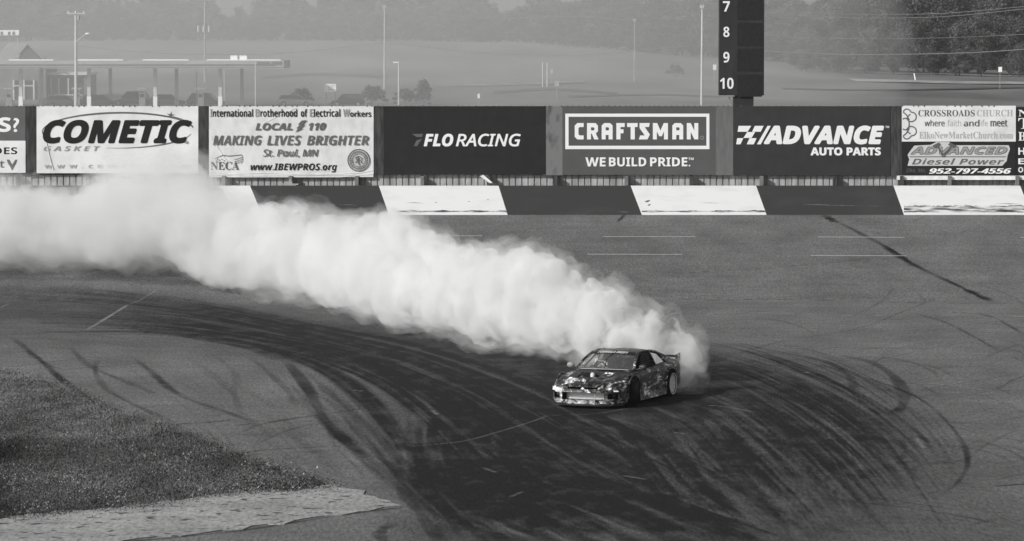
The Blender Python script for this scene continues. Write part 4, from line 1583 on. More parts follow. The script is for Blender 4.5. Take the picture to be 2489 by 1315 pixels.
rectbox(d, 120, 229.3, 200, 232, 485.68, 0.28)
fr = d.build('window_frame', CANW, t, local=False)
rectbox(MB(), 120, 187, 202, 229, 485.9, 0.07).build('window_glass', GLASS, fr, local=False)
rectbox(MB(), 108, 131, 112, 146, 486, 0.5).build('vent_pipe', CANW, t, local=False)

t = thing('roadside_sign', 'white box sign on legs at the far upper left behind the shop', 'sign', (W(20, 250, 520).x, 520, 0.7))
rectbox(MB(), -30, 73, 46, 86, 520, 0.5).build('sign_box', PURE, t, local=False)
mb = MB()
for x in (4, 22, 33):
    rectbox(mb, x - 3, 77, x + 3, 85, 519.95, 0.03)
mb.build('sign_print', INKG, t, local=False)
mb = MB()
rectbox(mb, -30, 86.2, 46, 92, 520.1, 0.3)
mb.build('lower_panel', CAND, t, local=False)
for x in (-20, 44):
    a = W(x, 92, 520.3)
    MB().tube([(a.x, 520.3, 0.6), (a.x, 520.3, a.z)], 0.12, 8).build('leg', CANG, t, local=False)


# ------------------------------------------------------------------ poles, lamps, wires
POLEW = M('pole_white', 0.5, 0.6, var=0.08, scale=1)
POLEG = M('pole_wood', 0.28, 0.8, var=0.2, scale=1, stretch=(4, 4, 0.5))


def pole(name, px, yt, Y, label, cat='pole', r=(0.17, 0.11), mat=POLEG, arms=(), yb=None, group=None):
    a = W(px, yt, Y)
    zb = tz(a.x, Y) - 0.2
    if yb is not None:
        zb = min(a.z - 1, W(px, yb, Y).z)
    t = thing(name, label, cat, (a.x, Y, zb), 0, group)
    MB().tube([(a.x, Y, zb), (a.x + (a.z - zb) * 0.004, Y, a.z)], list(r), 9).build('shaft', mat, t, local=False, smooth=40)
    for (w, dz, dx) in arms:
        mb = MB().box((a.x + dx, Y - 0.18, a.z + dz), (w, 0.12, 0.14))
        o = mb.build('crossarm', mat, t, local=False)
        for k in range(3):
            x = a.x + dx + (k - 1) * w * 0.42
            MB().lathe([(0.01, 0), (0.06, 0.02), (0.035, 0.1), (0.06, 0.14), (0.01, 0.26)], (x, Y - 0.18, a.z + dz + 0.07), n=8).build('insulator', M('porcelain', 0.6, 0.3), o, local=False)
    return t, a


t, a = pole('utility_pole', 183, 27, 400, 'sunlit utility pole with a crossarm and a street lamp arm above the canopy', 'utility pole', (0.20, 0.13), POLEW, arms=((2.0, -0.25, 0.1),))
p1, p2 = W(184, 103, 399.8), W(211, 82, 399)
MB().tube([tuple(p1), tuple(p1.lerp(p2, 0.55) + Vector((0, 0, 0.1))), tuple(p2)], 0.04, 6).build('lamp_arm', POLEW, t, local=False)
MB().sphere((p2.x + 0.1, p2.y, p2.z), 0.2, 6, s=(1.4, 0.8, 0.55)).build('lamp_head', PURE, t, local=False, smooth=60)
MB().lathe([(0.01, 0), (0.16, 0), (0.16, 0.45), (0.01, 0.5)], (a.x + 0.35, 400, W(183, 48, 400).z), n=10).build('transformer', CANG, t, local=False)
t, a = pole('utility_pole', 497, -12, 540, 'faint hazy utility pole with three transformers behind the canopy', 'utility pole', (0.19, 0.12), POLEG, arms=((2.4, -0.7, 0),))
for x in (482, 495, 508):
    p = W(x, 78, 539.5)
    MB().lathe([(0.01, 0), (0.14, 0), (0.14, 0.8), (0.04, 0.95), (0.01, 1.0)], tuple(p), n=10).build('transformer', POLEW, t, local=False)
mb = MB()
p, q = W(480, 76, 539.7), W(511, 76, 539.7)
mb.box(((p.x + q.x) / 2, 539.85, p.z), (q.x - p.x, 0.1, 0.1)).build('bracket', POLEG, t, local=False)
pole('utility_pole', 934, 13, 520, 'tall slim wooden utility pole in the middle of the field', 'utility pole', (0.15, 0.09), M('pole_pale', 0.42, 0.7, var=0.1, scale=1), arms=((0.5, -0.3, 0),))
pole('utility_pole', 1542, 48, 560, 'thin faint utility pole left of the white one', 'utility pole', (0.11, 0.07), POLEG, arms=((0.4, -0.2, 0),))
pole('utility_pole', 1706, 12, 400, 'straight white pole just left of the scoring tower', 'utility pole', (0.15, 0.11), POLEW, arms=((0.4, -0.3, 0),))
t, a = pole('utility_pole', 2480, 18, 702, 'utility pole with a braced crossarm at the far right frame edge', 'utility pole', (0.22, 0.18), POLEW, arms=((3.4, -0.4, 0.2),))
p = W(2472, 40, 702)
MB().tube([(p.x, 701.7, a.z - 0.4), (p.x + 0.1, 701.8, p.z - 0.5), (a.x, 701.8, p.z - 2.2)], 0.06, 6).build('brace', POLEG, t, local=False)
t, a = pole('light_pole', 969, 151, 466, 'slim white car park light pole with a short arm to the left', 'light pole', (0.13, 0.10), POLEW)
p = W(958, 151.5, 466)
MB().box(((p.x + a.x) / 2 - 0.05, 466, a.z - 0.02), (a.x - p.x + 0.2, 0.3, 0.13)).build('lamp_head', PURE, t, local=False)
pole('white_post', 1319, 152, 530, 'left one of a pair of plain white posts on the field', 'post', (0.10, 0.09), POLEW)
pole('white_post', 1330, 152, 532, 'right one of a pair of plain white posts on the field', 'post', (0.10, 0.09), POLEW)
pole('white_post', 545, 172, 470, 'thin white post under the right part of the canopy', 'post', (0.07, 0.06), POLEW)
pole('white_post', 620.5, 150, 448, 'thin white post in front of the canopy end', 'post', (0.07, 0.06), POLEW)
a = land_at(2226, 196, 470, 700)
t = thing('marker_post', 'short leaning white marker post by the gravel road', 'post', (a.x, a.y, a.z))
MB().tube([(a.x, a.y, a.z - 0.2), (W(2223, 178, a.y).x - 0.06, a.y, W(2223, 178, a.y).z)], [0.11, 0.1], 8).build('shaft', PURE, t, local=False)


def board(name, x0, y0, x1, y1, Y, label, cat='sign', mat=PURE, legs=1, lines=0):
    a, c = W(x0, y0, Y), W(x1, y1, Y)
    xm = (a.x + c.x) / 2
    g = tz(xm, Y)
    t = thing(name, label, cat, (xm, Y, g))
    MB().box((xm, Y, (a.z + c.z) / 2), (c.x - a.x, 0.10, a.z - c.z)).build('sign_panel', mat, t, local=False)
    for k in range(legs):
        x = xm if legs == 1 else a.x + (c.x - a.x) * (0.1 + 0.8 * k)
        MB().tube([(x, Y + 0.08, g - 0.2), (x, Y + 0.08, a.z - 0.03)], 0.05, 6).build('leg', POLEG, t, local=False)
    if lines:
        mb = MB()
        for k in range(lines):
            z = c.z + (a.z - c.z) * (0.25 + 0.5 * k / max(1, lines - 1))
            w = (c.x - a.x) * random.uniform(0.45, 0.7)
            mb.box((xm + random.uniform(-.1, .1), Y - 0.056, z), (w, 0.01, (a.z - c.z) * 0.09))
        mb.build('print', INKL, t, local=False)
    return t


board('notice_board', 790, 204, 817, 223, 458, 'white rectangular notice board on two legs behind the union banner', 'sign', PURE, 2, 3)
board('small_sign', 787, 228, 798, 237, 459, 'little pale sign below the white notice board', 'sign', M('sign_grey', 0.6, 0.6))
board('small_sign', 473, 174, 481, 187, 455, 'small white sign on a thin post under the canopy', 'sign', PURE, 1, 2)
board('small_sign', 1160.5, 228, 1166.5, 239, 470, 'tiny white marker sign low over the black banner', 'sign')
board('roadside_box', 1733, 157, 1741, 170, 560, 'small white box sign close to the left side of the scoring tower', 'sign')
board('roadside_box', 2427, 162.5, 2435.5, 175, 560, 'small white box sign at the edge of the dark wood on the right', 'sign')
board('road_sign', 1348, 196, 1359, 210, 480, 'grey round-topped road sign near the pair of white posts', 'sign', CANG)
board('road_sign', 1338, 167, 1344, 179, 545, 'thin grey road sign right of the pair of white posts', 'sign', CANG)

WIRE = M('wire', 0.26, 0.6)
for pts, Y, rr, lab in (
        ([(190, 112), (310, 124), (440, 131), (600, 132), (720, 127), (830, 115), (934, 104)], 440, 0.035, 'lowest sagging wire from the sunlit pole to the tall slim pole'),
        ([(938, 104), (1050, 116), (1165, 128), (1290, 133), (1400, 133), (1490, 128), (1600, 118), (1706, 110)], 440, 0.035, 'sagging wire crossing the middle of the field'),
        ([(1706, 110), (1860, 124), (2000, 131), (2120, 133), (2300, 130), (2400, 126), (2500, 119)], 405, 0.045, 'thick wire sagging in front of the wood right of the tower'),
        ([(1706, 16), (1860, 31), (2000, 41), (2130, 44), (2300, 40), (2489, 22)], 405, 0.03, 'upper wire right of the tower'),
        ([(1706, 10), (1860, 25), (2000, 33), (2130, 35), (2300, 32), (2489, 16)], 406, 0.028, 'topmost wire right of the tower'),
        ([(1706, 74), (1880, 88), (2050, 94), (2200, 94), (2350, 90), (2500, 83)], 406, 0.024, 'faint middle wire right of the tower'),
        ([(183, 31), (290, 33), (400, 28), (497, 18), (600, 26), (700, 28), (820, 24), (934, 16)], 460, 0.028, 'top wire from the sunlit pole past the transformers'),
        ([(0, 62), (60, 55), (120, 42), (181, 31)], 420, 0.026, 'wire rising from the left frame edge to the sunlit pole'),
        ([(934, 17), (1100, 38), (1250, 44), (1400, 40), (1542, 50)], 530, 0.03, 'faint upper wire between the two thinnest poles')):
    C = catmull([tuple(W(x, y, Y)) for x, y in pts], 6)
    o = MB().tube(C, rr, 5).build('power_line', WIRE)
    tag(o, lab, 'wire', 'power lines')


# ------------------------------------------------------------------ cars parked at the station
def parked_car(name, label, paint, L=4.5, h=1.5, roof=(-1.6, 0.55), loc=(0, 0, 0), rz=0):
    t = thing(name, label, 'car', loc, rz)
    w = 0.88
    st = [(L / 2, 0.55, 0.35, 0.62), (L / 2 - 0.2, 0.8, 0.28, 0.74), (L / 2 - 1.0, w, 0.25, 0.86), (0.3, w, 0.24, 0.93), (-L / 2 + 0.9, w, 0.25, 0.96), (-L / 2 + 0.15, 0.82, 0.3, 0.94), (-L / 2, 0.7, 0.38, 0.8)]
    mb = MB()
    vs, n = [], 10
    for x, ww, zb, zt in st:
        half = [(ww - 0.08, zb), (ww, zb + 0.12), (ww, zt - 0.22), (ww - 0.06, zt - 0.04), (ww - 0.2, zt)]
        ring = half + [(-a, b) for a, b in half[::-1]]
        vs += [(x, y, z) for y, z in ring]
    fs = [(i * n + k, i * n + (k + 1) % n, (i + 1) * n + (k + 1) % n, (i + 1) * n + k) for i in range(len(st) - 1) for k in range(n)]
    fs += [tuple(range(n)), tuple(range((len(st) - 1) * n, len(st) * n))]
    mb.add(vs, fs)
    mb.build('body', paint, t, smooth=35)
    x0, x1 = roof
    cb = MB()
    base = [(x1 + 0.75, -w + 0.12, 0.9), (x1 + 0.75, w - 0.12, 0.9), (x0 - 0.45, w - 0.14, 0.94), (x0 - 0.45, -w + 0.14, 0.94)]
    tp = [(x1, -0.6, h - 0.06), (x1, 0.6, h - 0.06), (x0, 0.6, h - 0.06), (x0, -0.6, h - 0.06)]
    cb.add(base + tp, [(0, 1, 5, 4), (1, 2, 6, 5), (2, 3, 7, 6), (3, 0, 4, 7)])
    cb.build('window_glass', GLASS, t)
    MB().box(((x0 + x1) / 2, 0, h - 0.03), (x1 - x0 + 0.06, 1.26, 0.07), taper=0.94).build('roof', paint, t)
    pb = MB()
    for i in range(4):
        pb.tube([base[i], tp[i]], 0.04, 5)
    pb.build('pillar', paint, t)
    for x in (L / 2 - 0.85, -L / 2 + 0.85):
        for s in (-1, 1):
            q = MB().lathe([(0.2, -0.1), (0.3, -0.11), (0.33, -0.06), (0.33, 0.06), (0.3, 0.11), (0.2, 0.1)], (x, s * (w - 0.07), 0.33), axis='Y', n=18, closed=True).build('tyre', M('rubber', 0.02, 0.7), t, smooth=40)
            MB().lathe([(0.01, 0.06), (0.2, 0.08)], (x, s * (w - 0.02), 0.33), axis='Y', n=14).build('rim', CANW, q)
    for s in (-1, 1):
        MB().sphere((L / 2 - 0.07, s * 0.58, 0.62), 0.12, 6, s=(0.5, 1.2, 0.6)).build('headlight', PURE, t, smooth=60)
    return t


PD = M('car_dark', 0.03, 0.3, spec=0.5)
PM = M('car_mid', 0.14, 0.3, spec=0.5)
PL = M('car_pale', 0.5, 0.35, spec=0.5)
for px, Y, rz, paint, L, h, lab in ((240, 459, 0.1, PD, 4.6, 1.5, 'dark car parked under the canopy right of the shop'), (322, 464, 2.9, PD, 4.8, 1.8, 'dark tall car under the middle of the canopy'),
                                    (406, 463, 0.2, PM, 4.5, 1.5, 'grey car under the canopy right of the middle pump'), (150, 458, 0.3, PM, 4.4, 1.45, 'grey car in front of the shop windows'),
                                    (500, 462, -0.2, PD, 4.6, 1.7, 'dark car near the right end of the canopy'), (845, 461, 0.05, PD, 4.3, 1.6, 'dark round-roofed hatchback below the white notice board'),
                                    (716, 463, 0.1, PL, 4.5, 1.45, 'pale car in the haze left of the notice board')):
    x = W(px, 250, Y).x
    parked_car('parked_car', lab, paint, L, h, loc=(x, Y, tz(x, Y) + 0.02), rz=rz + (math.pi if px % 2 else 0))
struct(MB().box((W(420, 250, 462).x, 459, 0.735), (75, 34, 0.05)).build('forecourt', M('forecourt_concrete', 0.3, 0.9, var=0.15, scale=0.1)))
# ================================================================== the drifting car
CAR_X, CAR_Y, CAR_YAW, CAR_S = 2.60, 91.15, R(22.3), 1.05
root = thing('drift_car', 'low black and white patterned coupe with rear wing sliding ahead of the tyre smoke', 'car',
             (CAR_X, CAR_Y, 0.0), -math.pi / 2 - CAR_YAW)
root.scale = (CAR_S,) * 3
CARMAT_BLK = M('car_black', 0.012, 0.45, spec=0.4)
RUB = M('tyre_rubber', 0.008, 0.85, var=0.2, scale=20, spec=0.1)
ALU = M('aluminium', 0.5, 0.4, var=0.15, scale=14, metal=0.3, stretch=(1, 1, 6))
RIMM = M('rim_silver', 0.9, 0.5, var=0.08, scale=9)


def livery():
    m, nt, b = nodes_of('wrap_livery')
    L = nt.links.new
    tc = nt.nodes.new('ShaderNodeTexCoord')

    def noise(scale, stretch, dist, detail=5):
        mp = nt.nodes.new('ShaderNodeMapping')
        mp.inputs['Scale'].default_value = stretch
        mp.inputs['Rotation'].default_value = (0.3, 0.5, 0.4)
        nz = nt.nodes.new('ShaderNodeTexNoise')
        nz.inputs['Scale'].default_value = scale
        nz.inputs['Detail'].default_value = detail
        nz.inputs['Distortion'].default_value = dist
        L(tc.outputs['Object'], mp.inputs[0])
        L(mp.outputs[0], nz.inputs['Vector'])
        return nz.outputs[0]

    def ramp(src, stops):
        r = nt.nodes.new('ShaderNodeValToRGB')
        r.color_ramp.interpolation = 'LINEAR'
        e = r.color_ramp.elements
        while len(e) < len(stops):
            e.new(0.5)
        for i, (p, v) in enumerate(stops):
            e[i].position = p
            e[i].color = (v, v, v, 1)
        L(src, r.inputs[0])
        return r.outputs[0]
    big = ramp(noise(1.35, (0.8, 1.1, 1.8), 2.2, 3), [(0.0, 0.008), (0.40, 0.010), (0.42, 0.06), (0.475, 0.045), (0.49, 0.012), (0.525, 0.014), (0.54, 0.22), (0.60, 0.16), (0.625, 0.5), (1.0, 0.6)])
    fine = ramp(noise(6.0, (0.5, 1, 1.9), 1.6, 4), [(0.0, 0.45), (0.45, 0.55), (0.49, 1.2), (0.55, 1.0), (0.575, 3.2), (0.66, 3.6), (0.70, 1.2)])
    # paler torn-edge graphics low on the bumper corners and sills
    sp = nt.nodes.new('ShaderNodeSeparateXYZ')
    L(tc.outputs['Object'], sp.inputs[0])
    lowz = nt.nodes.new('ShaderNodeMapRange')
    for i, q in enumerate((0.12, 0.36, 0.95, 0.0)):
        lowz.inputs[i + 1].default_value = q
    L(sp.outputs[2], lowz.inputs[0])
    tear = ramp(noise(3.6, (1, 1, 1.2), 2.6, 5), [(0.0, 0.0), (0.49, 0.0), (0.52, 0.9), (0.6, 0.35), (1.0, 1.0)])
    fac = nt.nodes.new('ShaderNodeMath')
    fac.operation = 'MULTIPLY'
    L(lowz.outputs[0], fac.inputs[0])
    L(tear, fac.inputs[1])
    mu = nt.nodes.new('ShaderNodeMix')
    mu.data_type = 'RGBA'
    mu.blend_type = 'MULTIPLY'
    mu.inputs[0].default_value = 1.0
    L(big, mu.inputs[6])
    L(fine, mu.inputs[7])
    mx = nt.nodes.new('ShaderNodeMix')
    mx.data_type = 'RGBA'
    L(fac.outputs[0], mx.inputs[0])
    L(mu.outputs[2], mx.inputs[6])
    mx.inputs[7].default_value = (0.62, 0.62, 0.62, 1)
    L(mx.outputs[2], b.inputs['Base Color'])
    b.inputs['Roughness'].default_value = 0.38
    b.inputs['Specular IOR Level'].default_value = 0.3
    return m


LIV = livery()
KX = [-2.32, -2.25, -2.1, -1.8, -1.3, -1.0, -0.5, 0.3, 0.8, 1.3, 1.6, 1.8, 1.98, 2.1, 2.19, 2.24]
KW = [0.66, 0.76, 0.83, 0.88, 0.905, 0.89, 0.865, 0.855, 0.865, 0.90, 0.89, 0.875, 0.83, 0.74, 0.60, 0.46]
KT = [0.74, 0.82, 0.865, 0.87, 0.855, 0.84, 0.82, 0.815, 0.80, 0.725, 0.675, 0.64, 0.60, 0.565, 0.535, 0.51]
KS = [0.70, 0.77, 0.81, 0.825, 0.82, 0.81, 0.795, 0.77, 0.75, 0.705, 0.65, 0.605, 0.56, 0.52, 0.49, 0.47]
KB = [0.26, 0.22, 0.18, 0.15, 0.13, 0.13, 0.13, 0.13, 0.13, 0.12, 0.10, 0.09, 0.09, 0.09, 0.10, 0.11]


def smooth_keys(k, x):
    return float(np.interp(x, KX, k) * 0.5 + 0.25 * (np.interp(x - 0.06, KX, k) + np.interp(x + 0.06, KX, k)))


def section(x):
    w, t, s, b = (smooth_keys(k, x) for k in (KW, KT, KS, KB))
    return [(w - 0.16, b), (w - 0.03, b + 0.02), (w, b + 0.10), (w + 0.004, b + 0.2), (w - 0.004, 0.5 * (b + s)), (w - 0.008, s - 0.14), (w - 0.025, s - 0.06),
            (w - 0.065, s - 0.015), (w - 0.13, s + 0.008), (w * 0.62, s * 0.25 + t * 0.75), (w * 0.3, t + 0.004), (0, t + 0.008)]


SX = sorted(set([round(v, 3) for v in np.linspace(-2.32, 1.9, 56)] + [1.94, 1.98, 2.02, 2.06, 2.1, 2.13, 2.16, 2.19, 2.215, 2.24]))
body = MB()
vs = []
for x in SX:
    h = section(x)
    ring = h + [(-y, z) for y, z in h[-2::-1]]
    vs += [(x, y, z) for y, z in ring]
n = len(ring)
fs = [(i * n + k, i * n + (k + 1) % n, (i + 1) * n + (k + 1) % n, (i + 1) * n + k) for i in range(len(SX) - 1) for k in range(n)]
fs += [tuple(range(n))[::-1], tuple(range((len(SX) - 1) * n, len(SX) * n))]
body.add(vs, fs)
bo = body.build('body', [LIV, CARMAT_BLK], root)
# openings: wheel arches, cabin well, intake mouths
cut = MB()
FAX, RAX, WR = 1.27, -1.255, 0.312
for x in (FAX, RAX):
    for s in (-1, 1):
        cut.tube([(x, s * 0.52, 0.32), (x, s * 1.10, 0.32)], 0.385 if x > 0 else 0.36, 32)
cut.box((-0.30, 0, 0.80), (1.75, 1.30, 0.7))
cut.box((2.10, 0.0, 0.285), (0.7, 1.04, 0.17))
cut.box((2.12, 0.0, 0.472), (0.36, 0.74, 0.05))
for s in (-1, 1):
    cut.box((2.0, s * 0.69, 0.29), (0.5, 0.2, 0.13))
cut.box((1.42, -0.12, 0.78), (0.42, 0.52, 0.3))
co_ = cut.build('cutter', CARMAT_BLK, root)
bpy.context.view_layer.update()
mod = bo.modifiers.new('b', 'BOOLEAN')
mod.operation = 'DIFFERENCE'
mod.solver = 'EXACT'
mod.material_mode = 'TRANSFER'
mod.object = co_
dg = bpy.context.evaluated_depsgraph_get()
nm = bpy.data.meshes.new_from_object(bo.evaluated_get(dg))
bo.modifiers.clear()
bo.data = nm
bo.data.polygons.foreach_set('use_smooth', [True] * len(bo.data.polygons))
bo.data.set_sharp_from_angle(angle=R(32))
bpy.data.objects.remove(co_)


def patch(name, xs, t0, t1, off, mat, side=1, nt_=8, thick=0.004, full=False, parent=None):
    """panel that follows the shell between two heights of its section, standing a little proud"""
    mb = MB()

    def pt(x, t):
        h = section(x)
        k = min(int(t), len(h) - 2)
        f = t - k
        y = h[k][0] * (1 - f) + h[k + 1][0] * f
        z = h[k][1] * (1 - f) + h[k + 1][1] * f
        k2 = min(k + 1, len(h) - 1)
        d = Vector((0, h[k2][0] - h[k][0], h[k2][1] - h[k][1])).normalized()
        nrm = Vector((0, d.z, -d.y))
        return x, y, z, nrm
    nx_ = len(xs)
    tt = np.linspace(t0, t1, nt_)
    vv = []
    for lay in (off, off - thick - 0.004):
        for t in tt:
            for x in xs:
                x_, y, z, nr = pt(x, t)
                vv.append((x_, side * (y + nr.y * lay), z + nr.z * lay))
    N = nx_ * nt_
    ff = []
    for j in range(nt_ - 1):
        for i in range(nx_ - 1):
            q = (j * nx_ + i, j * nx_ + i + 1, (j + 1) * nx_ + i + 1, (j + 1) * nx_ + i)
            ff.append(q)
            ff.append(tuple(k + N for k in q[::-1]))
    edge = [j * nx_ for j in range(nt_)] + [(nt_ - 1) * nx_ + i for i in range(1, nx_)] + [j * nx_ + nx_ - 1 for j in range(nt_ - 2, -1, -1)] + list(range(nx_ - 2, 0, -1))
    for i in range(len(edge)):
        a, b_ = edge[i], edge[(i + 1) % len(edge)]
        ff.append((a, b_, b_ + N, a + N))
    mb.add(vv, ff)
    return mb.build(name, mat, parent or root, smooth=35)


for s in (1, -1):
    d = patch('door', list(np.linspace(-0.52, 0.72, 12)), 2.6, 7.6, 0.006, LIV, s, 10)
    MB().box((-0.38, s * 0.872, 0.66), (0.16, 0.02, 0.03)).build('handle', CARMAT_BLK, d)
    # sill extension
    mb = MB()
    mb.prism([(0.86, s * 0.84, 0.10), (-0.86, s * 0.86, 0.10), (-0.86, s * 0.93, 0.105), (0.0, s * 0.915, 0.10), (0.86, s * 0.90, 0.10)], (0, 0, 0.10))
    mb.build('side_skirt', LIV, root)
    # flared arch lips
    for ax, y in ((FAX, 0.895), (RAX, 0.90)):
        mb = MB()
        K = 18
        a = [(ax + (0.392 if ax > 0 else 0.367) * math.cos(t), 0.32 + (0.392 if ax > 0 else 0.367) * math.sin(t)) for t in np.linspace(R(-18), R(198), K)]
        mb.tube([(x, s * y, z) for x, z in a], 0.022, 6)
        mb.build('arch_flare', LIV, root, smooth=60)
    # headlight and fog duct edge
    hl = MB()
    hl.grid(lambda u, v: (2.085 - 0.16 * u ** 1.6 + 0.012 - 0.03 * v, s * (0.44 + 0.37 * u), 0.475 + 0.075 * v + 0.012 * u), 8, 4)
    hl.build('headlight', M('headlight_glass', 0.10, 0.12, spec=0.6, g2=0.25, scale=12), root, smooth=60)
    MB().prism([(2.16, s * 0.46, 0.425), (2.06, s * 0.80, 0.43), (2.05, s * 0.82, 0.40), (2.15, s * 0.50, 0.385)], (0.02, 0, 0)).build('indicator', M('indicator_pale', 0.75, 0.3), root)
    MB().sphere((2.02, s * 0.68, 0.30), 0.055, 6, s=(0.5, 1, 1)).build('brake_duct', CARMAT_BLK, root, smooth=60)
    # corner canard
    MB().prism([(2.12, s * 0.62, 0.17), (1.9, s * 0.86, 0.19), (1.9, s * 0.90, 0.18), (2.14, s * 0.66, 0.16)], (0, 0, 0.012)).build('canard', CARMAT_BLK, root)

mb = MB()
mb.grid(lambda u, v: (float(np.interp(0.50 + 0.33 * u, [0.46, 0.60, 0.74, 0.83], [2.252, 2.205, 2.115, 1.99])) + 0.012, -(0.50 + 0.335 * u), 0.375 + 0.085 * v + 0.02 * u), 8, 4)
mb.build('corner_graphic', M('graphic_white', 0.75, 0.4, g2=0.5, scale=5), root, smooth=60)
# bonnet and its dark top with the pipe
hood = patch('bonnet', list(np.linspace(1.66, 2.0, 6)), 8.6, 11.0, 0.005, LIV, 1, 8)
hood2 = patch('bonnet', list(np.linspace(0.98, 1.19, 5)), 8.6, 11.0, 0.005, CARMAT_BLK, 1, 8)
hood3 = patch('bonnet', list(np.linspace(0.98, 2.0, 10)), 8.6, 11.0, 0.005, LIV, -1, 8)
bpy.data.objects.remove(hood3)
for s in (1, -1):
    patch('bonnet_stripe', list(np.linspace(1.18, 1.64, 8)), 8.7, 9.6, 0.006, M('bonnet_black', 0.02, 0.3, g2=0.14, scale=5, lo=0.5, hi=0.7, stretch=(1, 3, 1)), s, 5)
    patch('bonnet_tip', list(np.linspace(1.68, 1.98, 5)), 8.7, 10.9, 0.007, LIV, s, 6)
bpy.data.objects.remove(hood)
bpy.data.objects.remove(hood2)
hood4 = [patch('bonnet_rear', list(np.linspace(0.96, 1.17, 4)), 8.7, 10.9, 0.005, M('bonnet_black', 0.02, 0.3, g2=0.14, scale=5, lo=0.5, hi=0.7, stretch=(1, 3, 1)), s, 6) for s in (1, -1)]
MB().tube([(1.22, -0.14, 0.66), (1.30, -0.12, 0.70), (1.46, -0.05, 0.69), (1.60, -0.02, 0.62)], [0.045, 0.055, 0.055, 0.05], 12).build('intake_pipe', M('pipe_pale', 0.72, 0.4), root, smooth=50)
MB().sphere((1.28, -0.28, 0.66), 0.13, 8, s=(1, 1, 0.7)).sphere((1.42, -0.3, 0.63), 0.1, 8).build('turbo', CARMAT_BLK, root, smooth=60)
# pale name strip above the grille, grille badge, lip
mb = MB()
mb.grid(lambda u, v: (2.215 - 0.13 * v - 0.10 * (2 * u - 1) ** 2, (u - 0.5) * 0.72, 0.530 + 0.04 * v - 0.012 * (2 * u - 1) ** 2), 10, 3)
mb.build('name_strip', M('strip_pale', 0.6, 0.4, g2=0.2, scale=16, lo=0.5, hi=0.62), root, smooth=60)
MB().prism([(2.246, -0.05, 0.445), (2.246, 0.0, 0.50), (2.246, 0.05, 0.445), (2.246, 0.02, 0.452), (2.246, 0.0, 0.44), (2.246, -0.02, 0.452)], (0.012, 0, 0)).build('badge', PURE, root)
MB().box((1.98, 0, 0.285), (0.1, 0.96, 0.165)).build('intercooler', ALU, root)
MB().tube([(2.03, -0.46, 0.215), (2.05, 0, 0.21), (2.03, 0.46, 0.215)], 0.03, 8).build('crash_bar', M('bar_grey', 0.35, 0.35), root, smooth=60)
lip = MB()
prof = [(-0.86, 1.75), (-0.84, 1.98), (-0.7, 2.15), (-0.4, 2.26), (0, 2.29), (0.4, 2.26), (0.7, 2.15), (0.84, 1.98), (0.86, 1.75)]
lip.prism([(x, y, 0.07) for y, x in prof], (0, 0, 0.03))
lip.build('splitter', CARMAT_BLK, root)
MB().tube([(2.27, 0.30, 0.09), (2.24, 0.30, 0.33)], 0.012, 5).build('tow_strap', M('strap_grey', 0.3, 0.7), root)
MB().box((0.0, 0, 0.07), (3.3, 1.4, 0.08)).build('floor_pan', CARMAT_BLK, root)

# ---- cabin
RZ = 1.175


def ws(u, v):      # windscreen surface, u across, v up
    s = 2 * u - 1
    x0, x1 = 1.0 - 0.20 * s * s, 0.20 - 0.09 * s * s
    y0, y1 = 0.70 * s, 0.55 * s
    z0, z1 = 0.805 - 0.02 * s * s, RZ - 0.045 * s * s
    bul = 0.035 * math.sin(math.pi * v)
    return (x0 + (x1 - x0) * v + bul * 0.6, y0 + (y1 - y0) * v, z0 + (z1 - z0) * v + bul)


def glassmat(name, tint, refl):
    m = bpy.data.materials.new(name)
    m.use_nodes = True
    nt = m.node_tree
    nt.nodes.clear()
    o = nt.nodes.new('ShaderNodeOutputMaterial')
    mx = nt.nodes.new('ShaderNodeMixShader')
    tr = nt.nodes.new('ShaderNodeBsdfTransparent')
    tr.inputs[0].default_value = (tint, tint, tint, 1)
    gl = nt.nodes.new('ShaderNodeBsdfGlossy')
    gl.inputs['Roughness'].default_value = 0.05
    fr = nt.nodes.new('ShaderNodeFresnel')
    fr.inputs[0].default_value = 1.5
    ad = nt.nodes.new('ShaderNodeMath')
    ad.inputs[1].default_value = refl
    nt.links.new(fr.outputs[0], ad.inputs[0])
    nt.links.new(ad.outputs[0], mx.inputs[0])
    nt.links.new(tr.outputs[0], mx.inputs[1])
    nt.links.new(gl.outputs[0], mx.inputs[2])
    df = nt.nodes.new('ShaderNodeBsdfDiffuse')  # even grey layer stands in for sky reflected in the glass
    df.inputs[0].default_value = (0.45, 0.45, 0.45, 1)
    m2 = nt.nodes.new('ShaderNodeMixShader')
    m2.inputs[0].default_value = 0.13
    nt.links.new(mx.outputs[0], m2.inputs[1])
    nt.links.new(df.outputs[0], m2.inputs[2])
    nt.links.new(m2.outputs[0], o.inputs[0])
    return m


GL = glassmat('screen_glass', 0.96, 0.02)
mb = MB().grid(ws, 14, 8)
g = mb.build('windscreen', GL, root, smooth=60)
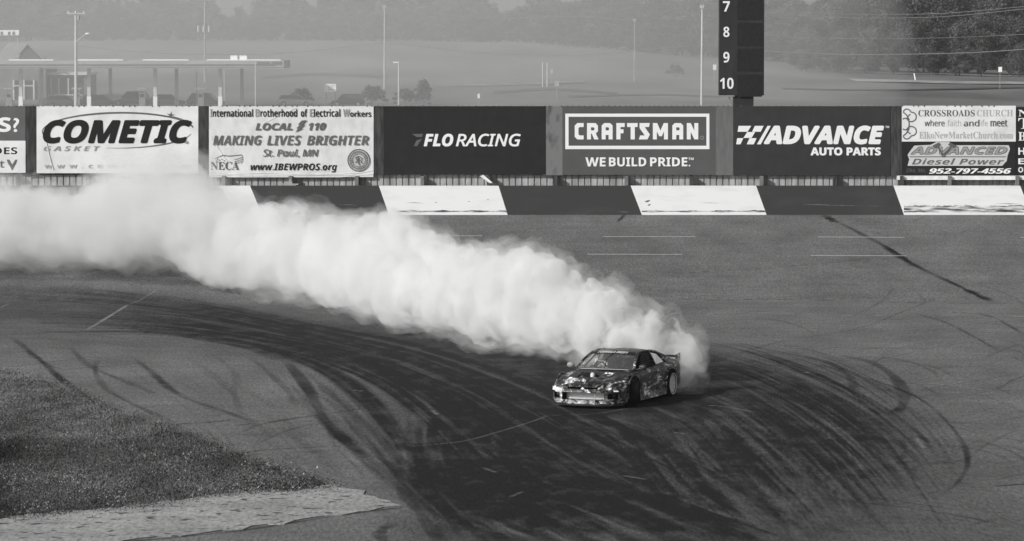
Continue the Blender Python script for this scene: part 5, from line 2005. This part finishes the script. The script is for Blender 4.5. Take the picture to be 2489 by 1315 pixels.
# sun strip with the series name
mb = MB()
mb.grid(lambda u, v: tuple(Vector(ws(0.03 + 0.94 * u, 0.80 + 0.19 * v)) + Vector((0.006, 0, 0.006))), 14, 3)
sb = mb.build('sun_strip', CARMAT_BLK, g, smooth=60)
vs, fs = text_mesh('FORMULA DRIFT', 'bi')
xs, yy = [v[0] for v in vs], [v[1] for v in vs]
a0, a1, b0_, b1_ = min(xs), max(xs), min(yy), max(yy)
mb = MB()
mb.add([tuple(Vector(ws(0.17 + 0.66 * (x - a0) / (a1 - a0), 0.83 + 0.135 * (y - b0_) / (b1_ - b0_))) + Vector((0.012, 0, 0.012))) for x, y in vs], fs)
mb.build('lettering', INKW, sb, fix=False)
mb = MB()
mb.grid(lambda u, v: tuple(Vector(ws(0.06 + 0.03 * u - 0.015 * v, 0.12 + 0.62 * v)) + Vector((0.006, 0, 0.006))), 3, 8)
mb.build('side_sticker', M('sticker', 0.45, 0.5, g2=0.05, scale=26, lo=0.46, hi=0.54), g, smooth=60)

fr_ = MB()


def barp(pts, r):
    fr_.tube(pts, r, 8)


for s in (0.0, 1.0):
    sg = 1 if s == 1 else -1
    barp([tuple(Vector(ws(s, v)) + Vector((0, sg * 0.012, 0))) for v in np.linspace(0, 1, 7)], 0.032)
    barp([(0.11, sg * 0.56, RZ - 0.045), (-0.2, sg * 0.575, RZ - 0.028), (-0.6, sg * 0.57, RZ - 0.04), (-0.95, sg * 0.575, RZ - 0.09), (-1.3, sg * 0.62, RZ - 0.20), (-1.62, sg * 0.67, 0.87)], [0.03, 0.03, 0.03, 0.036, 0.05, 0.06])
    barp([(-0.46, sg * 0.585, RZ - 0.045), (-0.5, sg * 0.66, 1.0), (-0.54, sg * 0.745, 0.80)], 0.036)
    fr_.prism([(-1.10, sg * 0.60, RZ - 0.14), (-1.64, sg * 0.66, 0.865), (-1.64, sg * 0.72, 0.83), (-1.30, sg * 0.72, 0.83)], (0, sg * 0.03, 0))
fr_.build('pillar_frame', LIV, root, smooth=45)
rf = MB()


def roof_s(u, v):
    s = 2 * v - 1
    x = 0.21 - 1.18 * u - 0.09 * s * s * (1 - u)
    z = RZ + 0.028 * math.sin(math.pi * min(1, u * 1.1)) - 0.055 * u ** 3 - 0.05 * s * s
    return (x, 0.575 * s, z)


rf.grid(roof_s, 16, 12)
rf.grid(lambda u, v: tuple(Vector(roof_s(u, v)) - Vector((0, 0, 0.025))), 16, 12)
ro = rf.build('roof', M('roof_black', 0.02, 0.3, spec=0.5, g2=0.05, scale=3), root, smooth=60)
for cxr, rr in ((-0.15, 0.17), (-0.55, 0.12)):
    mb = MB()
    vv = []
    for i in range(28):
        t = 2 * math.pi * i / 28
        for r_ in (rr, rr * 0.72):
            x, y = cxr + r_ * math.cos(t), 0.05 + r_ * 1.2 * math.sin(t)
            u = (0.21 - x) / 1.18
            vv.append((x, y, roof_s(u, y / 1.15 + 0.5)[2] + 0.006))
    mb.add(vv, [(2 * i, (2 * i + 2) % 56, (2 * i + 3) % 56, 2 * i + 1) for i in range(28)])
    mb.build('roof_graphic', INKL, ro)
mb = MB().grid(lambda u, v: (-0.97 - 0.72 * u, (2 * v - 1) * (0.55 + 0.08 * u), RZ - 0.03 - 0.05 * (2 * v - 1) ** 2 * (1 - u) - 0.27 * u ** 1.25), 8, 8)
mb.build('rear_window', GL, root, smooth=60)
for sg in (1, -1):
    mb = MB().add([(-0.56, sg * 0.735, 0.815), (-1.27, sg * 0.715, 0.835), (-1.06, sg * 0.605, RZ - 0.15), (-0.50, sg * 0.595, RZ - 0.07)], [(0, 1, 2, 3)])
    mb.build('quarter_window', GL, root)
    # mirror
    mb = MB().sphere((0.70, sg * 0.90, 0.86), 0.085, 8, s=(0.65, 1.15, 0.8))
    mo = mb.build('mirror', LIV if sg > 0 else M('mirror_grey', 0.25, 0.35), root, smooth=60)
    MB().tube([(0.72, sg * 0.74, 0.79), (0.71, sg * 0.86, 0.83)], 0.018, 6).build('stalk', CARMAT_BLK, mo)
# window net on the near door
nb = MB()
for k in range(7):
    z0 = 0.83 + 0.045 * k
    nb.tube([(-0.44, 0.71 - 0.30 * (z0 - 0.82), z0), (0.30 - 1.2 * max(0, z0 - 0.95), 0.71 - 0.30 * (z0 - 0.82), z0)], 0.012, 4)
for k in range(8):
    x = -0.42 + 0.09 * k
    nb.tube([(x, 0.70, 0.82), (x, 0.60, 1.12 - max(0, x) * 0.5)], 0.012, 4)
nb.build('window_net', CARMAT_BLK, root)
# cabin fittings
MB().box((0.62, 0, 0.74), (0.34, 1.28, 0.14)).build('dashboard', CARMAT_BLK, root)
cage = MB()
for sg in (1, -1):
    cage.tube([(-0.5, sg * 0.56, 0.2), (-0.5, sg * 0.55, 0.9), (-0.48, sg * 0.49, RZ - 0.1)], 0.022, 6)
    cage.tube([(-0.48, sg * 0.49, RZ - 0.1), (0.1, sg * 0.5, RZ - 0.1), (0.62, sg * 0.6, 0.82), (0.62, sg * 0.6, 0.4)], 0.022, 6)
    cage.tube([(-0.48, sg * 0.49, RZ - 0.1), (-1.3, sg * 0.5, 0.75)], 0.022, 6)
    cage.tube([(0.55, sg * 0.56, 0.62), (-0.5, sg * 0.56, 0.42)], 0.022, 6)
cage.tube([(-0.48, -0.49, RZ - 0.1), (-0.48, 0.49, RZ - 0.1)], 0.022, 6)
cage.tube([(-0.5, -0.5, 0.4), (-0.48, 0.49, RZ - 0.1)], 0.022, 6)
cage.build('roll_cage', M('cage_grey', 0.10, 0.4), root, smooth=60)
sw = MB()
K = 20
ring = [(0.30 + 0.06 * math.cos(t), -0.30 + 0.165 * math.sin(t), 0.76 + 0.155 * math.cos(t)) for t in np.linspace(0, 2 * math.pi, K + 1)]
sw.tube(ring, 0.016, 6)
sw.tube([(0.52, -0.30, 0.70), (0.31, -0.30, 0.76)], 0.02, 6)
sw.build('steering_wheel', CARMAT_BLK, root, smooth=60)
for y in (-0.32, 0.34):
    sb = MB()
    sb.box((-0.22, y, 0.36), (0.5, 0.46, 0.14))
    sb.box((-0.46, y, 0.66), (0.12, 0.46, 0.62), ry=R(-14))
    for q in (-0.2, 0.2):
        sb.box((-0.42, y + q, 0.86), (0.2, 0.05, 0.2), ry=R(-14))
    sb.build('seat', CARMAT_BLK, root)
# wiper
MB().tube([(0.99, 0.05, 0.83), (0.62, -0.02, 1.02), (0.36, 0.05, RZ - 0.03)], 0.010, 5).build('wiper', CARMAT_BLK, root)
# pale cowl strip
mb = MB().grid(lambda u, v: (1.035 - 0.20 * (2 * u - 1) ** 2 + 0.03 * v, (2 * u - 1) * 0.60, 0.822 - 0.022 * (2 * u - 1) ** 2 - 0.008 * v), 14, 2)
mb.build('cowl_strip', M('cowl_pale', 0.6, 0.35), root, smooth=60)

# ---- wheels
def wheel(x, y, steer, name_side, camber=0.0):
    s = 1 if y > 0 else -1
    m = Matrix.Translation((x, y, WR)) @ Euler((camber * s, 0, steer)).to_matrix().to_4x4()
    w = 0.265
    prof = [(0.215, -w * 0.5), (0.252, -w * 0.52), (0.285, -w * 0.5), (0.308, -w * 0.4), (WR, -w * 0.25), (WR, w * 0.25), (0.308, w * 0.4), (0.285, w * 0.5), (0.252, w * 0.52), (0.215, w * 0.5)]
    ty = MB()
    o = len(ty.v)
    ty.lathe(prof, (0, 0, 0), axis='Y', n=40, closed=True)
    ty.v = [tuple(m @ Vector(p)) for p in ty.v]
    wo = ty.build('wheel', RUB, root, smooth=50)
    rim = MB()
    rim.lathe([(0.248, s * 0.13), (0.253, s * 0.142), (0.234, s * 0.140), (0.212, s * 0.112), (0.200, s * 0.0), (0.200, -s * 0.11), (0.212, -s * 0.12), (0.212, s * 0.12)], (0, 0, 0), axis='Y', n=36, closed=True)
    rim.lathe([(0.001, s * 0.085), (0.05, s * 0.085), (0.06, s * 0.07), (0.06, s * 0.03)], (0, 0, 0), axis='Y', n=16)
    for k in range(10):
        t = 2 * math.pi * k / 10
        c, q = math.cos(t), math.sin(t)
        pr = [(0.05, 0.020, 0.090), (0.215, 0.040, 0.118)]
        f = []
        for (rr, hw, yy_) in pr:
            f += [(rr * c - hw * q, s * yy_, rr * q + hw * c), (rr * c + hw * q, s * yy_, rr * q - hw * c), (rr * c + hw * q, s * (yy_ - 0.03), rr * q - hw * c), (rr * c - hw * q, s * (yy_ - 0.03), rr * q + hw * c)]
        rim.add(f, [(0, 1, 5, 4), (1, 2, 6, 5), (2, 3, 7, 6), (3, 0, 4, 7)])
    rim.v = [tuple(m @ Vector(p)) for p in rim.v]
    rim.build('rim', RIMM, wo, smooth=35)
    dk = MB().lathe([(0.001, s * 0.02), (0.165, s * 0.02), (0.165, s * 0.0), (0.001, s * 0.0)], (0, 0, 0), axis='Y', n=24)
    dk.v = [tuple(m @ Vector(p)) for p in dk.v]
    dk.build('brake_disc', M('disc_grey', 0.2, 0.4), wo)


ST = R(35)
wheel(FAX, 0.835, ST, 1)
wheel(FAX, -0.835, ST, -1)
wheel(RAX, 0.81, 0, 1)
wheel(RAX, -0.81, 0, -1)

# ---- rear wing
WX, WZ = -2.18, 0.875
wg = MB()


def foil(u, v):
    a = 2 * math.pi * u
    c = 0.15
    px = c * math.cos(a)
    pz = 0.018 * math.sin(a) * (1 + 0.3 * math.cos(a)) + 0.02 * math.cos(a) ** 2
    ca, sa = math.cos(R(-10)), math.sin(R(-10))
    return (WX + px * ca - pz * sa, (2 * v - 1) * 0.72, WZ + px * sa * -1 + pz * ca - 0.0)


wg.grid(foil, 17, 2)
wb = wg.build('rear_wing', CARMAT_BLK, root, smooth=50)
for sg in (1, -1):
    MB().prism([(WX + 0.17, sg * 0.722, WZ + 0.05), (WX - 0.16, sg * 0.722, WZ + 0.09), (WX - 0.18, sg * 0.722, WZ - 0.13), (WX + 0.02, sg * 0.722, WZ - 0.15), (WX + 0.17, sg * 0.722, WZ - 0.03)], (0, sg * 0.012, 0)).build('end_plate', LIV, wb)
    MB().prism([(WX + 0.10, sg * 0.42, WZ - 0.01), (WX - 0.06, sg * 0.42, WZ - 0.02), (WX + 0.08, sg * 0.42, 0.80), (WX + 0.26, sg * 0.42, 0.82)], (0, sg * 0.015, 0)).build('wing_stand', CARMAT_BLK, wb)
for sg in (1, -1):
    MB().sphere((-2.27, sg * 0.5, 0.68), 0.1, 8, s=(0.4, 1.8, 0.8)).build('tail_lamp', M('tail_lamp', 0.06, 0.2), root, smooth=60)
MB().tube([(-2.15, 0.35, 0.2), (-2.4, 0.35, 0.2)], 0.05, 10).build('exhaust', ALU, root, smooth=60)

# ================================================================== the driver
drv = thing('person', 'driver in a pale suit and white helmet gripping the steering wheel inside the coupe', 'person', (CAR_X, CAR_Y, 0.0), -math.pi / 2 - CAR_YAW)
drv.scale = (CAR_S,) * 3


def skin(name, joints, edges, parent, mat, root_i=0, lv=1):
    me = bpy.data.meshes.new(name)
    me.from_pydata([j[:3] for j in joints], edges, [])
    o = bpy.data.objects.new(name, me)
    COL.objects.link(o)
    sm = o.modifiers.new('s', 'SKIN')
    for i, j in enumerate(joints):
        r = j[3]
        me.skin_vertices[0].data[i].radius = (r, r if len(j) < 5 else j[4])
        me.skin_vertices[0].data[i].use_root = (i == root_i)
    ss = o.modifiers.new('u', 'SUBSURF')
    ss.levels = lv
    ss.render_levels = lv
    dg = bpy.context.evaluated_depsgraph_get()
    nm = bpy.data.meshes.new_from_object(o.evaluated_get(dg))
    o.modifiers.clear()
    o.data = nm
    nm.materials.clear()
    nm.materials.append(mat)
    nm.polygons.foreach_set('use_smooth', [True] * len(nm.polygons))
    o.parent = parent
    return o


yd = -0.31
J = [(-0.28, yd, 0.46, 0.15), (-0.30, yd, 0.60, 0.14), (-0.30, yd, 0.72, 0.15), (-0.27, yd, 0.80, 0.09), (-0.18, yd, 0.84, 0.055), (-0.11, yd, 0.90, 0.08)]
E = [(0, 1), (1, 2), (2, 3), (3, 4), (4, 5)]
for s in (1, -1):
    b0i = len(J)
    J += [(-0.28, yd + s * 0.19, 0.80, 0.062), (-0.08, yd + s * 0.25, 0.66, 0.048), (0.22, yd + s * 0.17, 0.77, 0.034), (0.285, yd + s * 0.155, 0.79, 0.034)]
    E += [(3, b0i), (b0i, b0i + 1), (b0i + 1, b0i + 2), (b0i + 2, b0i + 3)]
    for f in range(5):                        # fingers curled round the rim of the wheel
        k = len(J)
        oz = -0.028 + 0.017 * f
        L = (0.035, 0.048, 0.052, 0.048, 0.04)[f]
        if f == 4:
            J += [(0.292, yd + s * 0.125, 0.82, 0.010), (0.318, yd + s * 0.12, 0.84, 0.008)]
        else:
            J += [(0.31, yd + s * 0.175, 0.79 + oz, 0.009), (0.31 + L * 0.6, yd + s * 0.165, 0.79 + oz, 0.008)]
        E += [(b0i + 3, k), (k, k + 1)]
    k = len(J)
    J += [(0.12, yd + s * 0.13, 0.50, 0.085), (0.42, yd + s * 0.12, 0.42, 0.06), (0.72, yd + s * 0.1, 0.28, 0.045), (0.82, yd + s * 0.1, 0.34, 0.035)]
    E += [(0, k), (k, k + 1), (k + 1, k + 2), (k + 2, k + 3)]
pb = skin('body', J, E, drv, M('race_suit', 0.20, 0.8, var=0.3, scale=8))
hm = MB().sphere((-0.10, yd, 0.925), 0.135, 12, s=(1.1, 0.92, 1.0))
hm.box((0.01, yd, 0.865), (0.10, 0.17, 0.09))
ho = hm.build('helmet', M('helmet_white', 0.75, 0.25, g2=0.5, scale=7, lo=0.56, hi=0.66), drv, smooth=50)
vz = MB().grid(lambda u, v: (-0.10 + 0.153 * math.cos((u - 0.5) * 1.6) * (1 - 0.1 * v), yd + 0.128 * math.sin((u - 0.5) * 1.6), 0.93 + 0.03 * v), 10, 3)
vz.build('visor', M('visor_dark', 0.02, 0.1, spec=0.6), ho, smooth=60)
# ================================================================== tyre smoke
SMK = 0.96
DRIFT = 0.0024


def smoke_mat(name, dens_hi, dens_lo, fresh_x, old_x, contrast, nscale=0.55):
    m = bpy.data.materials.new(name)
    m.use_nodes = True
    nt = m.node_tree
    nt.nodes.clear()
    L = nt.links.new
    out = nt.nodes.new('ShaderNodeOutputMaterial')
    v = nt.nodes.new('ShaderNodeVolumePrincipled')
    v.inputs['Color'].default_value = (SMK, SMK, SMK, 1)
    v.inputs['Anisotropy'].default_value = 0.0
    tc = nt.nodes.new('ShaderNodeTexCoord')
    sp = nt.nodes.new('ShaderNodeSeparateXYZ')
    L(tc.outputs['Object'], sp.inputs[0])
    age = nt.nodes.new('ShaderNodeMapRange')      # 1 at the wheel, 0 in the old drifted part
    age.interpolation_type = 'SMOOTHSTEP'
    for i, q in enumerate((old_x, fresh_x, 0.0, 1.0)):
        age.inputs[i + 1].default_value = q
    L(sp.outputs[0], age.inputs[0])
    nz = nt.nodes.new('ShaderNodeTexNoise')
    nz.inputs['Scale'].default_value = nscale
    nz.inputs['Detail'].default_value = 4.0
    nz.inputs['Roughness'].default_value = 0.6
    nz.inputs['Distortion'].default_value = 0.4
    L(tc.outputs['Object'], nz.inputs['Vector'])
    lo = nt.nodes.new('ShaderNodeMapRange')       # noise threshold moves with age
    for i, q in enumerate((0.40, 0.60, 0.0, 1.0)):
        lo.inputs[i + 1].default_value = q
    lo.interpolation_type = 'SMOOTHSTEP'
    L(nz.outputs[0], lo.inputs[0])
    mxn = nt.nodes.new('ShaderNodeMix')
    mxn.data_type = 'FLOAT'
    L(age.outputs[0], mxn.inputs[0])
    L(lo.outputs[0], mxn.inputs[2])
    fr = nt.nodes.new('ShaderNodeTexNoise')       # fresh smoke: tighter, harder clumps
    fr.inputs['Scale'].default_value = 1.15
    fr.inputs['Detail'].default_value = 5.0
    fr.inputs['Roughness'].default_value = 0.62
    fr.inputs['Distortion'].default_value = 0.6
    L(tc.outputs['Object'], fr.inputs['Vector'])
    f2 = nt.nodes.new('ShaderNodeMapRange')
    for i, q in enumerate((0.43, 0.66, 0.0, 1.0)):
        f2.inputs[i + 1].default_value = q
    L(fr.outputs[0], f2.inputs[0])
    L(f2.outputs[0], mxn.inputs[3])
    mxd = nt.nodes.new('ShaderNodeMix')
    mxd.data_type = 'FLOAT'
    L(age.outputs[0], mxd.inputs[0])
    mxd.inputs[2].default_value = dens_lo
    mxd.inputs[3].default_value = dens_hi
    mu = nt.nodes.new('ShaderNodeMath')
    mu.operation = 'MULTIPLY'
    L(mxn.outputs[0], mu.inputs[0])
    L(mxd.outputs[0], mu.inputs[1])
    L(mu.outputs[0], v.inputs['Density'])
    L(v.outputs[0], out.inputs['Volume'])
    m.cycles.volume_step_rate = 0.5
    return m


# outline of the plume: photo column -> top, foot, distance of its near side
PL = np.array([
    (1712, 882, 902, 98.8), (1690, 850, 914, 97.4), (1660, 800, 930, 95.6), (1620, 768, 934, 95.2), (1560, 734, 925, 95.6), (1500, 700, 918, 96.2), (1440, 672, 912, 97.0), (1380, 662, 905, 98.2), (1330, 612, 904, 99.4), (1260, 598, 890, 101.5),
    (1150, 602, 866, 105), (1080, 584, 850, 107.5), (1000, 536, 838, 110), (930, 500, 822, 112.5), (880, 520, 804, 115), (820, 528, 786, 118), (740, 490, 766, 121.5), (680, 500, 754, 123.5),
    (620, 484, 744, 125), (560, 466, 742, 126.2), (500, 434, 728, 127.3), (460, 392, 714, 128), (430, 360, 708, 128.5), (300, 362, 694, 130), (240, 430, 690, 130.7), (190, 462, 690, 131), (140, 440, 692, 131.5), (60, 408, 691, 131.8), (0, 415, 690, 132), (-140, 430, 688, 132.5), (-260, 460, 684, 133)])
PL = PL[::-1]


def plume(px):
    return tuple(float(np.interp(px, PL[:, 0], PL[:, k])) for k in (1, 2, 3))


rs = np.random.default_rng(11)
ico = bmesh.new()
bmesh.ops.create_icosphere(ico, subdivisions=2, radius=1.0)
IV = np.array([v.co[:] for v in ico.verts])
IF = np.array([[v.index for v in f.verts] for f in ico.faces])
ico.free()


def puff_hull(name, x0, x1, step, disp, vox, mat, rscale=1.0, seed=1, extra=(), grow=0.0):
    r_ = np.random.default_rng(seed)
    S = []
    px = x0
    while px < x1:
        top, foot, d = plume(px)
        sc = FP / d
        h = (foot - top) / sc / 2.0
        depth = (0.6 * h + 0.3) * float(np.interp(px, [200, 750], [3.2, 1.0]))
        # core along the plume
        dc = d + depth * 0.75
        c = W(px, (top + foot) / 2 , dc)
        S.append((c.x, c.y, c.z, h * r_.uniform(0.5, 0.78), depth * 0.85))
        # lumps that draw the outline: along the top, the front and the foot
        for k in range(5):
            a = r_.uniform(-0.35, math.pi + 0.35)
            rr = h * (0.14 + 0.46 * r_.random() ** 1.8) * rscale
            ex = r_.uniform(-0.5, 0.5)
            ypix = (top + foot) / 2 - math.sin(a) * ((foot - top) / 2 - rr * sc)
            dd = dc - math.cos(a) * (depth - rr * 0.5)
            q = W(px + ex * step, ypix, dd)
            S.append((q.x, q.y, q.z, rr, rr))
            for m_ in range(3):
                dv = r_.normal(size=3)
                dv /= np.linalg.norm(dv)
                dv[1] = -abs(dv[1])
                dv[2] = dv[2] if dv[2] > -0.3 else -dv[2]
                r2 = rr * r_.uniform(0.28, 0.5)
                S.append((q.x + dv[0] * rr * 0.8, q.y + dv[1] * rr * 0.8, q.z + dv[2] * rr * 0.8 - r2 * 0.35, r2, r2))
        px += step * (0.8 + 0.4 * r_.random())
    S += list(extra)
    S = [(x, y, z, r + grow, ry + grow) for x, y, z, r, ry in S]
    V, F = [], []
    for (x, y, z, r, ry) in S:
        V.append(IV * np.array([r, ry, r]) + np.array([x, y, z]))
        F.append(IF + len(IV) * len(F))
    me = np_mesh(name, np.concatenate(V), np.concatenate(F), mat)
    o = bpy.data.objects.new(name, me)
    COL.objects.link(o)
    rm = o.modifiers.new('r', 'REMESH')
    rm.mode = 'VOXEL'
    rm.voxel_size = vox
    sm = o.modifiers.new('s', 'SMOOTH')
    sm.iterations = 2
    for sc_, st in disp:
        tx = bpy.data.textures.new('puff', 'CLOUDS')
        tx.noise_scale = sc_
        tx.noise_depth = 2
        dm = o.modifiers.new('d', 'DISPLACE')
        dm.texture = tx
        dm.texture_coords = 'GLOBAL'
        dm.strength = st
        dm.mid_level = 0.5
    dg = bpy.context.evaluated_depsgraph_get()
    nm = bpy.data.meshes.new_from_object(o.evaluated_get(dg))
    o.modifiers.clear()
    o.data = nm
    nm.materials.clear()
    nm.materials.append(mat)
    return o


CM = Matrix.Translation((CAR_X, CAR_Y, 0)) @ Matrix.Rotation(-math.pi / 2 - CAR_YAW, 4, 'Z') @ Matrix.Scale(CAR_S, 4)
near_wheel = []
for x, y, z, r in ((-2.0, 0.98, 0.52, 0.22), (-2.12, 0.98, 0.50, 0.26), (-2.25, 0.90, 0.58, 0.32), (-2.35, 0.78, 0.45, 0.32), (-2.6, 0.55, 0.5, 0.42), (-2.15, 0.98, 0.25, 0.22), (-2.3, 0.95, 0.35, 0.34), (-2.6, 0.75, 0.75, 0.4)):
    q = CM @ Vector((x, y, z))
    near_wheel.append((q.x, q.y, q.z, r, r))
XF, XO = W(1330, 0, 101).x, W(380, 0, 128).x
sm_o = puff_hull('tyre_smoke', -250, 1700, 26, ((0.9, 0.5), (0.32, 0.3), (0.12, 0.1)), 0.085, smoke_mat('smoke', 6.5, 0.62, XF, XO, 0.5), seed=5, extra=near_wheel)
sm_o['kind'] = 'stuff'
tag(sm_o, 'thick white tyre smoke billowing from the rear wheels back to the wall', 'smoke')
ve = puff_hull('smoke_veil', -250, 1690, 30, ((0.9, 0.5), (0.32, 0.34)), 0.12, smoke_mat('smoke_thin', 0.7, 0.22, XF, XO, 0.5, 0.8), seed=5, grow=0.3, extra=near_wheel[3:])
ve['kind'] = 'stuff'
ve.parent = sm_o

# older smoke that has blown past the wall and hangs over the field and filling station
mb = MB()
mb.sphere((0, 0, 0), 1.0, 16)
ds = mb.build('drifting_smoke', smoke_mat('smoke_old', DRIFT, DRIFT, 1000, 900, 0.5))
nt = ds.data.materials[0].node_tree
for nd in list(nt.nodes):
    if nd.type not in ('OUTPUT_MATERIAL', 'PRINCIPLED_VOLUME'):
        nt.nodes.remove(nd)
for nd in nt.nodes:
    if nd.type == 'PRINCIPLED_VOLUME':
        nd.inputs['Density'].default_value = DRIFT
ds.location = (-44, 450, 8)
ds.scale = (92, 165, 34)
ds['kind'] = 'stuff'
tag(ds, 'thin veil of old smoke drifting behind the wall over the field', 'smoke')
# ================================================================== haze
def volume_mat(name, density, g, aniso=0.0):
    m = bpy.data.materials.new(name)
    m.use_nodes = True
    nt = m.node_tree
    nt.nodes.clear()
    out = nt.nodes.new('ShaderNodeOutputMaterial')
    v = nt.nodes.new('ShaderNodeVolumePrincipled')
    v.inputs['Color'].default_value = (g, g, g, 1)
    v.inputs['Density'].default_value = density
    v.inputs['Anisotropy'].default_value = aniso
    nt.links.new(v.outputs[0], out.inputs['Volume'])
    return m


HAZE = 0.0001
hz = MB().box((0, 740, 17.0), (1700, 1680, 37)).build('haze', volume_mat('haze_air', HAZE, 0.95))
hz['kind'] = 'stuff'
tag(hz, 'thin pale haze hanging in the air over the track and fields', 'haze')
